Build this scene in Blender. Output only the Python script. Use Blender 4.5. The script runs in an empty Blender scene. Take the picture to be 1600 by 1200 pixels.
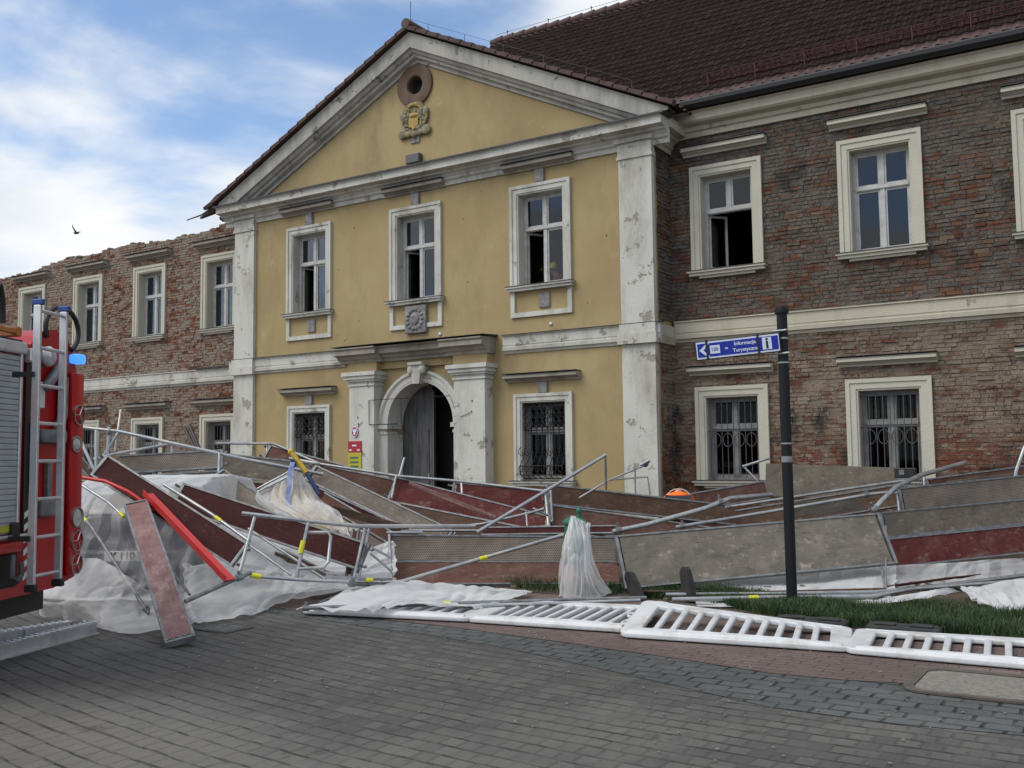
import bpy, bmesh, math, random
import numpy as np
from mathutils import Vector, Matrix, noise as mnoise
random.seed(7); np.random.seed(7)
sc = bpy.context.scene
PI = math.pi
# ------------------------------------------------------------------ camera
FPX = 1536.4
YAW, PITCH, ROLL = -.565124, .0765050, -.0113914
cy, sy = math.cos(YAW), math.sin(YAW); cp, sp = math.cos(PITCH), math.sin(PITCH)
FW = Vector((sy*cp, cy*cp, sp)); R0 = Vector((cy, -sy, 0)); U0 = R0.cross(FW)
RT = math.cos(ROLL)*R0 + math.sin(ROLL)*U0; UP = -math.sin(ROLL)*R0 + math.cos(ROLL)*U0
CAM = Vector((0, 0, 1.6))
cd = bpy.data.cameras.new('camera'); cam = bpy.data.objects.new('camera', cd); sc.collection.objects.link(cam)
cd.sensor_width = 36; cd.lens = FPX/1600*36; cd.clip_end = 3000; cd.clip_start = .1
m3 = Matrix((RT, UP, -FW)).transposed().to_4x4(); m3.translation = CAM
cam.matrix_world = m3; sc.camera = cam
# ------------------------------------------------------------------ sky and sun
SUN_EL, SUN_AZ = math.radians(50), math.radians(214)      # high, veiled by cloud, behind the camera to the left
w = bpy.data.worlds.new("World"); sc.world = w; w.use_nodes = True
nt = w.node_tree; N = nt.nodes; L = nt.links; N.clear()
wo = N.new('ShaderNodeOutputWorld')
sky = N.new('ShaderNodeTexSky'); sky.sky_type = 'NISHITA'; sky.sun_disc = False
sky.sun_elevation = SUN_EL; sky.sun_rotation = SUN_AZ; sky.air_density = 1.0; sky.dust_density = .6; sky.ozone_density = 2.6
bg1 = N.new('ShaderNodeBackground'); bg1.inputs[1].default_value = .135
L.new(sky.outputs[0], bg1.inputs[0])
tc = N.new('ShaderNodeTexCoord')
sep = N.new('ShaderNodeSeparateXYZ'); L.new(tc.outputs['Generated'], sep.inputs[0])
addz = N.new('ShaderNodeMath'); addz.operation = 'ADD'; addz.inputs[1].default_value = .22; L.new(sep.outputs[2], addz.inputs[0])
dx = N.new('ShaderNodeMath'); dx.operation = 'DIVIDE'; L.new(sep.outputs[0], dx.inputs[0]); L.new(addz.outputs[0], dx.inputs[1])
dy = N.new('ShaderNodeMath'); dy.operation = 'DIVIDE'; L.new(sep.outputs[1], dy.inputs[0]); L.new(addz.outputs[0], dy.inputs[1])
cmb = N.new('ShaderNodeCombineXYZ'); L.new(dx.outputs[0], cmb.inputs[0]); L.new(dy.outputs[0], cmb.inputs[1])
CLOUD_OFF = (19.793, 17.976, .442)
mp = N.new('ShaderNodeMapping'); mp.inputs['Location'].default_value = CLOUD_OFF; L.new(cmb.outputs[0], mp.inputs[0])
cn = N.new('ShaderNodeTexNoise'); cn.inputs['Scale'].default_value = 1.15; cn.inputs['Detail'].default_value = 9; cn.inputs['Roughness'].default_value = .52; cn.inputs['Distortion'].default_value = .35
L.new(mp.outputs[0], cn.inputs[0])
cr = N.new('ShaderNodeValToRGB'); cr.color_ramp.elements[0].position = .375; cr.color_ramp.elements[1].position = .53
cr.color_ramp.interpolation = 'EASE'; L.new(cn.outputs[0], cr.inputs[0])
cn2 = N.new('ShaderNodeTexNoise'); cn2.inputs['Scale'].default_value = 2.3; cn2.inputs['Detail'].default_value = 6; L.new(mp.outputs[0], cn2.inputs[0])
cr2 = N.new('ShaderNodeValToRGB'); cr2.color_ramp.elements[0].position = .3; cr2.color_ramp.elements[0].color = (.66, .71, .77, 1)
cr2.color_ramp.elements[1].position = .7; cr2.color_ramp.elements[1].color = (.95, .955, .96, 1); L.new(cn2.outputs[0], cr2.inputs[0])
bg2 = N.new('ShaderNodeBackground'); bg2.inputs[1].default_value = .80; L.new(cr2.outputs[0], bg2.inputs[0])
mx = N.new('ShaderNodeMixShader'); L.new(cr.outputs[0], mx.inputs[0]); L.new(bg1.outputs[0], mx.inputs[1]); L.new(bg2.outputs[0], mx.inputs[2])
L.new(mx.outputs[0], wo.inputs[0])
sd = bpy.data.lights.new('sun', 'SUN'); sd.energy = 1.5; sd.angle = math.radians(40); sd.color = (1, .95, .88)
so = bpy.data.objects.new('sun', sd); sc.collection.objects.link(so)
sdir = Vector((math.sin(SUN_AZ)*math.cos(SUN_EL), math.cos(SUN_AZ)*math.cos(SUN_EL), math.sin(SUN_EL)))
so.rotation_euler = sdir.to_track_quat('Z', 'Y').to_euler(); so.location = (20, 20, 60)
sc.view_settings.view_transform = 'Standard'; sc.view_settings.look = 'None'; sc.view_settings.gamma = 1
sc.view_settings.exposure = .5
sc.cycles.max_bounces = 6; sc.cycles.transparent_max_bounces = 12
# ------------------------------------------------------------------ helpers
def P(x, y, Y=None, Z=None, d=None):                 # photo pixel + distance -> point
    v = RT*((x-800)/FPX) - UP*((y-600)/FPX) + FW
    t = Y/v.y if Y is not None else ((Z-1.6)/v.z if Z is not None else d)
    return CAM + v*t
class MB:
    def __init__(s): s.v = []; s.f = []; s.mi = []
    def add(s, v, f, m=0):
        o = len(s.v); s.v += [Vector(p) for p in v]; s.f += [tuple(i+o for i in q) for q in f]; s.mi += [m]*len(f); return s
    def box(s, x0, x1, y0, y1, z0, z1, m=0):
        v = [(x, y, z) for z in (z0, z1) for y in (y0, y1) for x in (x0, x1)]
        return s.add(v, [(0,2,3,1),(4,5,7,6),(0,1,5,4),(2,6,7,3),(0,4,6,2),(1,3,7,5)], m)
    def cham(s, x0, x1, y0, y1, z0, z1, c=.01, m=0):
        bm = bmesh.new(); bmesh.ops.create_cube(bm, size=1)
        for q in bm.verts: q.co = Vector(((x0+x1)/2+q.co.x*(x1-x0), (y0+y1)/2+q.co.y*(y1-y0), (z0+z1)/2+q.co.z*(z1-z0)))
        bmesh.ops.bevel(bm, geom=bm.edges[:], offset=c, segments=2, affect='EDGES', profile=.5)
        return s.bm(bm, m)
    def bm(s, bm, m=0):
        bm.verts.index_update()
        s.add([q.co.copy() for q in bm.verts], [[q.index for q in f.verts] for f in bm.faces], m); bm.free(); return s
    def tube(s, pts, r, n=8, closed=False, caps=True, flat=1.0, m=0):
        pts = [Vector(p) for p in pts]; k = len(pts); rings = []
        rr = r if isinstance(r, (list, tuple)) else [r]*k
        prev = None
        for i, p in enumerate(pts):
            if closed: t = pts[(i+1) % k]-pts[i-1]
            else: t = pts[min(i+1, k-1)]-pts[max(i-1, 0)]
            t.normalize()
            if prev is None:
                a = Vector((0, 0, 1)) if abs(t.z) < .9 else Vector((1, 0, 0))
                prev = (a-t*a.dot(t)).normalized()
            else: prev = (prev-t*prev.dot(t)).normalized()
            b = t.cross(prev)
            rings.append([p+(prev*math.cos(2*PI*j/n)*flat+b*math.sin(2*PI*j/n))*rr[i] for j in range(n)])
        v = [q for g in rings for q in g]; f = []
        for i in range(k if closed else k-1):
            i2 = (i+1) % k
            for j in range(n): f.append((i*n+j, i*n+(j+1) % n, i2*n+(j+1) % n, i2*n+j))
        if caps and not closed: f += [tuple(range(n))[::-1], tuple((k-1)*n+j for j in range(n))]
        return s.add(v, f, m)
    def lathe(s, prof, c=(0,0,0), n=16, m=0):
        v = []; f = []; c = Vector(c)
        for r, z in prof:
            for j in range(n): v.append(c+Vector((r*math.cos(2*PI*j/n), r*math.sin(2*PI*j/n), z)))
        for i in range(len(prof)-1):
            for j in range(n): f.append((i*n+j, i*n+(j+1) % n, (i+1)*n+(j+1) % n, (i+1)*n+j))
        f += [tuple(range(n))[::-1], tuple((len(prof)-1)*n+j for j in range(n))]
        return s.add(v, f, m)
    def extr(s, poly, vec, m=0):                       # closed polygon swept along vec
        n = len(poly); vec = Vector(vec); v = [Vector(p) for p in poly]+[Vector(p)+vec for p in poly]
        f = [tuple(range(n))[::-1], tuple(range(n, 2*n))]+[(i, (i+1) % n, (i+1) % n+n, i+n) for i in range(n)]
        return s.add(v, f, m)
    def ring(s, c, ax, r0, r1, dep, n=32, m=0):         # flat ring of depth dep along ax
        c = Vector(c); ax = Vector(ax).normalized(); a = ax.orthogonal().normalized(); b = ax.cross(a); v = []; f = []
        for (r, h) in ((r0, 0), (r1, 0), (r1, dep), (r0, dep)):
            for j in range(n): v.append(c+ax*h+(a*math.cos(2*PI*j/n)+b*math.sin(2*PI*j/n))*r)
        for i in range(4):
            for j in range(n): f.append((i*n+j, i*n+(j+1) % n, ((i+1) % 4)*n+(j+1) % n, ((i+1) % 4)*n+j))
        return s.add(v, f, m)
    def grid(s, G, m=0):                                # G rows of points
        h = len(G); wd = len(G[0]); v = [p for r_ in G for p in r_]
        f = [(i*wd+j, i*wd+j+1, (i+1)*wd+j+1, (i+1)*wd+j) for i in range(h-1) for j in range(wd-1)]
        return s.add(v, f, m)
    def xf(s, M): s.v = [M @ q for q in s.v]; return s
    def build(s, name, mat, parent=None, smooth=False, fix=True):
        me = bpy.data.meshes.new(name); me.from_pydata([tuple(q) for q in s.v], [], s.f)
        for mm in (mat if isinstance(mat, (list, tuple)) else [mat]): me.materials.append(mm)
        if any(s.mi): me.polygons.foreach_set('material_index', s.mi)
        me.validate()
        if fix:
            b = bmesh.new(); b.from_mesh(me); bmesh.ops.recalc_face_normals(b, faces=b.faces[:]); b.to_mesh(me); b.free()
        if smooth:
            me.polygons.foreach_set('use_smooth', [True]*len(me.polygons))
            if smooth != 'all': me.set_sharp_from_angle(angle=math.radians(40))
        o = bpy.data.objects.new(name, me); sc.collection.objects.link(o)
        if parent is not None:
            o.parent = parent; o.matrix_parent_inverse = wm(parent).inverted()
        return o
def wm(o):
    if o.parent is None: return o.matrix_basis.copy()
    return wm(o.parent) @ o.matrix_parent_inverse @ o.matrix_basis
def tag(o, label, cat, group=None, kind=None):
    if label: o['label'] = label
    if cat: o['category'] = cat
    if group: o['group'] = group
    if kind: o['kind'] = kind
    return o
def thing(name, label, cat, loc=(0,0,0), group=None, M=None):
    o = bpy.data.objects.new(name, None); sc.collection.objects.link(o); o.empty_display_size = .2
    if M is not None: o.matrix_basis = M
    else: o.location = loc; o.matrix_basis = Matrix.Translation(Vector(loc))
    return tag(o, label, cat, group)
def lchild(mb, name, mat, parent, smooth=False):        # child whose verts are in the parent's local frame
    o = mb.build(name, mat, None, smooth); o.parent = parent; return o
def text_mesh(body, size, depth=.001, bold=0.0):
    c = bpy.data.curves.new('lettering', 'FONT'); c.body = body; c.size = size; c.extrude = depth; c.align_x = 'CENTER'; c.align_y = 'CENTER'; c.offset = bold
    o = bpy.data.objects.new('tmp', c); sc.collection.objects.link(o)
    dg = bpy.context.evaluated_depsgraph_get(); me = bpy.data.meshes.new_from_object(o.evaluated_get(dg))
    bpy.data.objects.remove(o); mb = MB(); mb.add([q.co.copy() for q in me.vertices], [tuple(p.vertices) for p in me.polygons]); return mb
def frameM(o, x, y):                                    # matrix from origin, x axis, approx y axis
    x = Vector(x).normalized(); y = Vector(y); y = (y-x*y.dot(x)).normalized(); z = x.cross(y)
    M = Matrix((x, y, z)).transposed().to_4x4(); M.translation = Vector(o); return M
# ------------------------------------------------------------------ materials
def mat(name, rgb, rough=.7, metal=0, spec=.5):
    m = bpy.data.materials.new(name); m.use_nodes = True; b = m.node_tree.nodes['Principled BSDF']
    b.inputs['Base Color'].default_value = (*rgb, 1); b.inputs['Roughness'].default_value = rough; b.inputs['Metallic'].default_value = metal
    b.inputs['Specular IOR Level'].default_value = spec
    return m
class NT:
    def __init__(s, m): s.t = m.node_tree; s.b = s.t.nodes.get('Principled BSDF'); s.c = s.t.nodes.new('ShaderNodeTexCoord')
    def n(s, ty, **k):
        q = s.t.nodes.new(ty)
        for a, v in k.items():
            if a in q.inputs: q.inputs[a].default_value = v
            else: setattr(q, a, v)
        return q
    def l(s, a, b): s.t.links.new(a, b)
    def noise(s, scale, detail=5, rough=.55, vec=None, stretch=None, dist=0):
        q = s.n('ShaderNodeTexNoise'); q.inputs['Scale'].default_value = scale; q.inputs['Detail'].default_value = detail; q.inputs['Roughness'].default_value = rough; q.inputs['Distortion'].default_value = dist
        v = vec or s.c.outputs['Object']
        if stretch:
            mp = s.n('ShaderNodeMapping'); mp.inputs['Scale'].default_value = stretch; s.l(v, mp.inputs[0]); v = mp.outputs[0]
        s.l(v, q.inputs[0]); return q.outputs['Fac']
    def ramp(s, f, stops):
        q = s.n('ShaderNodeValToRGB'); e = q.color_ramp.elements
        while len(e) < len(stops): e.new(.5)
        for a, (p, c) in zip(e, stops): a.position = p; a.color = (*c, 1) if len(c) == 3 else c
        s.l(f, q.inputs[0]); return q.outputs[0]
    def mask(s, f, a, b): return s.ramp(f, [(a, (0,0,0)), (b, (1,1,1))])
    def mix(s, f, a, b, mode='MIX'):
        q = s.n('ShaderNodeMix', data_type='RGBA', blend_type=mode)
        for i, v in ((0, f), (6, a), (7, b)):
            if isinstance(v, (int, float)): q.inputs[i].default_value = v
            elif isinstance(v, tuple): q.inputs[i].default_value = (*v, 1)
            else: s.l(v, q.inputs[i])
        return q.outputs[2]
    def math(s, op, a, b=0.0):
        q = s.n('ShaderNodeMath', operation=op)
        for i, v in ((0, a), (1, b)):
            if isinstance(v, (int, float)): q.inputs[i].default_value = v
            else: s.l(v, q.inputs[i])
        return q.outputs[0]
    def bump(s, h, dist, strength=1.0):
        q = s.n('ShaderNodeBump'); q.inputs['Distance'].default_value = dist; q.inputs['Strength'].default_value = strength; s.l(h, q.inputs['Height']); s.l(q.outputs[0], s.b.inputs['Normal'])
    def col(s, c): s.l(c, s.b.inputs['Base Color'])
    def xz(s, sx=1, sz=1):                               # (x+y, z) as planar coordinates
        p = s.n('ShaderNodeSeparateXYZ'); s.l(s.c.outputs['Object'], p.inputs[0])
        a = s.math('ADD', p.outputs[0], p.outputs[1]); q = s.n('ShaderNodeCombineXYZ'); s.l(s.math('MULTIPLY', a, sx), q.inputs[0]); s.l(s.math('MULTIPLY', p.outputs[2], sz), q.inputs[1]); return q.outputs[0], p.outputs[2]
def noisy(name, c1, c2, scale=4, rough=.7, metal=0, bump=.004, a=.35, b=.65, c3=None, s3=.9, detail=6, stretch=None, spec=.5):
    m = mat(name, c1, rough, metal, spec); t = NT(m); f = t.noise(scale, detail, .6, stretch=stretch); c = t.ramp(f, [(a, c1), (b, c2)])
    if c3: c = t.mix(t.mask(t.noise(s3, 6, .65), .5, .66), c, c3)
    t.col(c)
    if bump: t.bump(t.noise(scale*6, 4), bump)
    return m
def yellow_plaster():
    m = mat('yellow_plaster', (.5, .36, .14), .9, spec=.2); t = NT(m)
    c = t.ramp(t.noise(.55, 8, .6), [(.3, (.325, .245, .126)), (.7, (.40, .315, .168))])
    c = t.mix(t.mask(t.noise(1.1, 9, .7, stretch=(1, 1, .35)), .56, .74), c, (.27, .215, .115))
    c = t.mix(t.mask(t.noise(.7, 9, .75, stretch=(1, 1, .5)), .50, .72), c, (.25, .20, .11)); c = t.mix(t.mask(t.noise(1.7, 9, .78), .60, .68), c, (.40, .335, .20)); c = t.mix(t.mask(t.noise(2.6, 9, .8, stretch=(3, 3, .3)), .62, .74), c, (.20, .165, .095))
    c = t.mix(t.mask(t.noise(38, 3, .6), .69, .75), c, (.19, .14, .075))
    t.col(c); t.bump(t.noise(60, 5), .004, .6); return m
def white_plaster(name='white_plaster', base=(.57, .565, .52), dirt=(.30, .285, .235), a=.47, peel=(.30, .285, .235), grey=.595):
    m = mat(name, base, .85, spec=.25); t = NT(m)
    c = t.ramp(t.noise(.9, 8, .65), [(.3, tuple(q*.88 for q in base)), (.7, base)])
    c = t.mix(t.mask(t.noise(1.6, 9, .7, stretch=(1, 1, .3)), a, a+.25), c, dirt)
    c = t.mix(t.mask(t.noise(2.4, 8, .72), grey, grey+.03), c, peel)
    c = t.mix(t.mask(t.noise(2.0, 9, .8, stretch=(5, 5, .25)), .62, .74), c, tuple(q*.6 for q in dirt)); c = t.mix(t.mask(t.noise(22, 4, .6), .71, .75), c, (.16, .14, .12))
    t.col(c); t.bump(t.math('ADD', t.noise(24, 6, .65), t.math('MULTIPLY', t.mask(t.noise(2.4, 8, .72), grey, grey+.03), -1.2)), .010, .8); return m
def brick_wall(name, kind, base=False):
    m = mat(name, (.3, .15, .1), .95, spec=.12); t = NT(m); v, z = t.xz()
    at_ = t.n('ShaderNodeAttribute'); at_.attribute_name = 'tone'; rnd = at_.outputs['Fac']
    n1 = t.noise(1.0, 9, .72, vec=v, stretch=(4.5, 9, 1)); big = t.noise(.45, 6, .65, vec=v); blot = t.noise(2.0, 8, .75, vec=v, stretch=(1, 1.6, 1))
    fine = t.noise(1.0, 6, .8, vec=v, stretch=(20, 34, 1)); chip = t.noise(1.0, 5, .8, vec=v, stretch=(8, 14, 1)); grit = t.noise(60, 4, .75)
    zr = t.n('ShaderNodeMapRange'); t.l(t.math('ADD', z, t.math('MULTIPLY', big, 2.2)), zr.inputs[0]); zr.inputs[1].default_value = 4.3; zr.inputs[2].default_value = 5.6
    res = t.math('MULTIPLY', t.math('ADD', t.math('ADD', t.math('MULTIPLY', n1, .8), t.math('MULTIPLY', blot, 1.0)), t.math('ADD', t.math('MULTIPLY', big, .5), t.math('MULTIPLY', chip, .3))), .5)
    res = t.math('ADD', res, t.math('MULTIPLY', t.math('SUBTRACT', rnd, .5), 0.0 if base else .10))
    if kind == 'left':
        brick = t.ramp(rnd, [(0, (.12, .045, .028)), (.35, (.22, .085, .048)), (.7, (.31, .145, .088)), (1, (.27, .18, .13))])
        mor = t.ramp(chip, [(.35, (.20, .155, .12)), (.62, (.42, .36, .30))])
        c = mor if base else t.mix(t.mask(res, .60, .68), brick, mor); c = t.mix(t.mask(t.noise(.8, 9, .8, vec=v), .50, .62), c, t.mix(.45, c, (.42, .365, .31)))
        c = t.mix(t.mask(fine, .62, .70), c, (.46, .39, .33)); c = t.mix(t.mask(chip, .63, .67), c, (.07, .045, .035))
    else:
        brick = t.ramp(rnd, [(0, (.075, .030, .021)), (.4, (.155, .058, .036)), (.75, (.22, .105, .062)), (1, (.24, .17, .12))])
        up = t.mix(t.mask(blot, .35, .65), (.19, .175, .155), (.092, .086, .080)); up = t.mix(t.mask(chip, .5, .60), up, (.26, .21, .165))
        dn = t.mix(t.mask(blot, .35, .65), (.40, .32, .245), (.22, .175, .14))
        smear = t.mix(zr.outputs[0], dn, up)
        c = smear if base else t.mix(t.mask(res, .64, .71), smear, brick)
        if not base:
            low = t.n('ShaderNodeMapRange'); t.l(t.math('ADD', z, t.math('MULTIPLY', blot, 1.5)), low.inputs[0]); low.inputs[1].default_value = 2.9; low.inputs[2].default_value = 2.3
            c = t.mix(t.math('MULTIPLY', low.outputs[0], t.mask(n1, .42, .52)), c, t.mix(rnd, (.13, .035, .024), (.26, .105, .068)))
        c = t.mix(t.mask(fine, .62, .70), c, t.mix(zr.outputs[0], (.42, .34, .26), (.27, .235, .20)))
        c = t.mix(t.mask(t.noise(.5, 7, .75, vec=v, stretch=(1, .7, 1)), .56, .62), c, t.mix(fine, (.03, .03, .028), (.13, .12, .105)))
        c = t.mix(t.mask(chip, .63, .67), c, (.026, .02, .017))
    if base: c = t.mix(.12, c, (.03, .025, .02))
    c = t.mix(t.mask(grit, .35, .62), t.mix(.35, c, (0.02, .016, .013)), c)
    t.col(c); t.bump(t.math('ADD', t.math('MULTIPLY', fine, 1.0), t.math('ADD', grit, t.math('MULTIPLY', chip, 1.2))), .022, 1.0); return m
def pavers(name, bw, rh, c1, c2, mortc, msize=.008, cross=1.0, curve=0.0, wob=.03):
    m = mat(name, c1, .85, spec=.3); t = NT(m)
    d = t.n('ShaderNodeTexNoise'); d.inputs['Scale'].default_value = 2.2; d.inputs['Detail'].default_value = 5; t.l(t.c.outputs['Object'], d.inputs[0])
    dv = t.n('ShaderNodeVectorMath', operation='SCALE'); t.l(d.outputs['Color'], dv.inputs[0]); dv.inputs['Scale'].default_value = wob
    av = t.n('ShaderNodeVectorMath', operation='ADD'); t.l(t.c.outputs['Object'], av.inputs[0]); t.l(dv.outputs[0], av.inputs[1])
    sp_ = t.n('ShaderNodeSeparateXYZ'); t.l(av.outputs[0], sp_.inputs[0]); X, Y = sp_.outputs[0], sp_.outputs[1]
    xm = t.math('MINIMUM', t.math('ADD', X, 1.0), 0.0); Y = t.math('SUBTRACT', Y, t.math('MULTIPLY', t.math('MULTIPLY', xm, xm), curve))
    v = t.math('DIVIDE', Y, rh); row = t.math('FLOOR', v); fv = t.math('FRACT', v)
    wn = t.n('ShaderNodeTexWhiteNoise', noise_dimensions='1D'); t.l(row, wn.inputs['W'])
    u = t.math('ADD', t.math('DIVIDE', X, bw), t.math('ADD', t.math('MULTIPLY', row, .5), t.math('MULTIPLY', wn.outputs['Value'], .3))); colm = t.math('FLOOR', u); fu = t.math('FRACT', u)
    cc = t.n('ShaderNodeCombineXYZ'); t.l(colm, cc.inputs[0]); t.l(row, cc.inputs[1]); w2 = t.n('ShaderNodeTexWhiteNoise', noise_dimensions='2D'); t.l(cc.outputs[0], w2.inputs['Vector'])
    def edge(f, sz):                                     # distance to the joint in metres -> 0..1 joint mask
        e = t.math('MULTIPLY', t.math('SUBTRACT', .5, t.math('ABSOLUTE', t.math('SUBTRACT', f, .5))), sz); return e
    ev_, eu_ = edge(fv, rh), edge(fu, bw)
    def sm(e, k): 
        q = t.n('ShaderNodeMapRange', interpolation_type='SMOOTHSTEP'); t.l(e, q.inputs[0]); q.inputs[1].default_value = msize*.45; q.inputs[2].default_value = msize*1.3; q.inputs[3].default_value = k; q.inputs[4].default_value = 0; return q.outputs[0]
    patch = t.mask(t.noise(3.3, 6, .7), .36, .56)
    jr = t.math('MULTIPLY', sm(ev_, 1.0), t.math('MULTIPLY', t.math('ADD', t.math('MULTIPLY', patch, .75), .25), t.math('ADD', t.math('MULTIPLY', w2.outputs['Value'], .75), .25))); jc = t.math('MULTIPLY', sm(eu_, cross), patch); J = t.math('MAXIMUM', jr, jc)
    c = t.mix(w2.outputs['Value'], c1, c2)
    c = t.mix(t.mask(t.noise(.35, 8, .65), .40, .66), c, tuple(q*.80 for q in c1))
    c = t.mix(t.mask(t.noise(.22, 7, .6), .48, .60), c, tuple(q*1.18 for q in c2)); c = t.mix(t.mask(t.noise(2.7, 9, .8), .56, .66), c, tuple(q*.78 for q in c1)); c = t.mix(t.mask(t.noise(.8, 9, .75), .52, .74), c, tuple(q*1.12+.012 for q in c2))
    c = t.mix(t.mask(t.noise(90, 3, .6), .62, .70), c, tuple(q*1.3 for q in c2)); c = t.mix(t.mask(t.noise(55, 4, .7), .60, .70), c, tuple(q*.65 for q in c1))
    mc = t.mix(t.mask(t.noise(6, 6, .75), .62, .68), mortc, (.21, .20, .17))
    mc = t.mix(t.mask(t.noise(1.3, 6, .7), .60, .68), mc, (.045, .055, .02))
    t.col(t.mix(J, c, mc))
    h = t.math('ADD', t.math('MULTIPLY', J, -1.0), t.math('MULTIPLY', t.noise(70, 5, .7), .25)); h = t.math('ADD', h, t.math('MULTIPLY', t.noise(4, 4), .6)); h = t.math('ADD', h, t.math('MULTIPLY', w2.outputs['Value'], .15))
    t.bump(h, .016, 1); return m
def ply(name, c1, c2, c3, a=.42, dust=(.33, .29, .25), da=.60):
    m = mat(name, c1, .72, spec=.16); t = NT(m)
    c = t.ramp(t.noise(2.1, 8, .68), [(a-.12, c1), (a+.1, c2), (a+.26, c3)])
    c = t.mix(t.mask(t.noise(1.3, 9, .72, stretch=(.6, 1.6, 1)), da, da+.12), c, dust)
    c = t.mix(t.mask(t.noise(9, 7, .7, stretch=(.4, 2, 1)), .60, .72), c, tuple(q*.45 for q in c1))
    c = t.mix(t.mask(t.noise(30, 4, .6), .66, .72), c, tuple(min(1, q*1.25+.04) for q in c3))
    gr = t.noise(1, 6, .7, stretch=(2.5, 60, 60)); c = t.mix(t.mask(gr, .56, .72), c, tuple(q*.55 for q in c2)); c = t.mix(t.mask(t.noise(1, 8, .75, stretch=(7, 3, 3)), .63, .70), c, tuple(min(1, q*1.5+.02) for q in c3))
    c = t.mix(t.mask(t.noise(5.5, 9, .8), .52, .66), c, tuple(q*.62 for q in c2)); c = t.mix(t.mask(t.noise(3.8, 9, .8, stretch=(1, 1.4, 1)), .56, .66), c, tuple(min(1, q*1.22+.01) for q in c3))
    t.col(c); t.bump(t.math('ADD', t.noise(30, 5, .6), gr), .004); return m
def perf_mesh():
    m = mat('perforated_steel_deck', (.27, .24, .20), .7, .2); t = NT(m)
    mp = t.n('ShaderNodeMapping'); mp.inputs['Scale'].default_value = (34, 44, 1); t.l(t.c.outputs['Object'], mp.inputs[0])
    sx = t.n('ShaderNodeSeparateXYZ'); t.l(mp.outputs[0], sx.inputs[0])
    row = t.math('FLOOR', sx.outputs[1]); off = t.math('MULTIPLY', t.math('MODULO', row, 2.0), .5)
    fx = t.math('SUBTRACT', t.math('FRACT', t.math('ADD', sx.outputs[0], off)), .5); fy = t.math('SUBTRACT', t.math('FRACT', sx.outputs[1]), .5)
    dd = t.math('ADD', t.math('MULTIPLY', fx, fx), t.math('MULTIPLY', t.math('MULTIPLY', fy, fy), 1.6))
    hole = t.math('LESS_THAN', dd, .085)
    c = t.ramp(t.noise(2.5, 7, .65), [(.3, (.15, .125, .10)), (.55, (.24, .20, .165)), (.75, (.34, .31, .28))])
    c = t.mix(hole, c, (.045, .035, .03)); t.col(c); t.bump(hole, -.006); return m
def sheeting(name, tr=.35, tint=(.90, .91, .92), grey=(.80, .82, .84)):
    m = mat(name, tint, .45); t = NT(m); nt_ = m.node_tree
    c = t.ramp(t.noise(1.7, 6), [(.35, grey), (.65, tint)])
    c = t.mix(t.mask(t.noise(2.3, 8, .7), .66, .80), c, (.56, .54, .51))
    df = t.n('ShaderNodeBsdfDiffuse'); tl = t.n('ShaderNodeBsdfTranslucent'); gl = t.n('ShaderNodeBsdfGlossy'); gl.inputs['Roughness'].default_value = .35; tp = t.n('ShaderNodeBsdfTransparent')
    t.l(c, df.inputs[0]); t.l(c, tl.inputs[0])
    a = t.n('ShaderNodeMixShader'); a.inputs[0].default_value = .35; t.l(df.outputs[0], a.inputs[1]); t.l(tl.outputs[0], a.inputs[2])
    b = t.n('ShaderNodeMixShader'); b.inputs[0].default_value = .06; t.l(a.outputs[0], b.inputs[1]); t.l(gl.outputs[0], b.inputs[2])
    e = t.n('ShaderNodeMixShader'); t.l(b.outputs[0], e.inputs[1]); t.l(tp.outputs[0], e.inputs[2])
    lw = t.n('ShaderNodeLayerWeight'); lw.inputs['Blend'].default_value = .35
    f = t.ramp(t.noise(3, 5), [(.3, (tr*.75,)*3), (.7, (min(1, tr*1.25),)*3)]); f = t.math('MULTIPLY', f, t.math('SUBTRACT', 1.0, t.math('MULTIPLY', lw.outputs['Facing'], .75))); t.l(f, e.inputs[0])
    wv_ = t.n('ShaderNodeTexWave', wave_profile='TRI'); wv_.inputs['Scale'].default_value = 1.1; wv_.inputs['Distortion'].default_value = 7; wv_.inputs['Detail'].default_value = 2; wv_.inputs['Detail Scale'].default_value = .8; t.l(t.c.outputs['Object'], wv_.inputs[0])
    h_ = t.math('ADD', wv_.outputs['Fac'], t.math('MULTIPLY', t.noise(3.5, 2, .5), .8)); bq = t.n('ShaderNodeBump'); bq.inputs['Distance'].default_value = .045; t.l(h_, bq.inputs['Height'])
    for nd in (df, tl, gl): t.l(bq.outputs[0], nd.inputs['Normal'])
    t.l(e.outputs[0], nt_.nodes['Material Output'].inputs[0]); return m
def glass(name, tint=(.6, .65, .7), refl=.62):
    m = mat(name, tint, .05); t = NT(m)
    gl = t.n('ShaderNodeBsdfGlossy'); gl.inputs['Roughness'].default_value = .03; gl.inputs['Color'].default_value = (.78, .8, .82, 1)
    tp = t.n('ShaderNodeBsdfTransparent'); tp.inputs[0].default_value = (*tint, 1)
    fr = t.n('ShaderNodeFresnel'); fr.inputs[0].default_value = 1.5
    f = t.math('ADD', t.math('MULTIPLY', fr.outputs[0], refl), refl*.03)
    e = t.n('ShaderNodeMixShader'); t.l(f, e.inputs[0]); t.l(tp.outputs[0], e.inputs[1]); t.l(gl.outputs[0], e.inputs[2])
    t.bump(t.noise(1.3, 2), .002)
    q = [x for x in m.node_tree.nodes if x.type == 'BUMP'][0]; t.l(q.outputs[0], gl.inputs['Normal'])
    t.l(e.outputs[0], m.node_tree.nodes['Material Output'].inputs[0]); return m
M = {}
M['yellow'] = yellow_plaster()
M['white'] = white_plaster()
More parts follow.
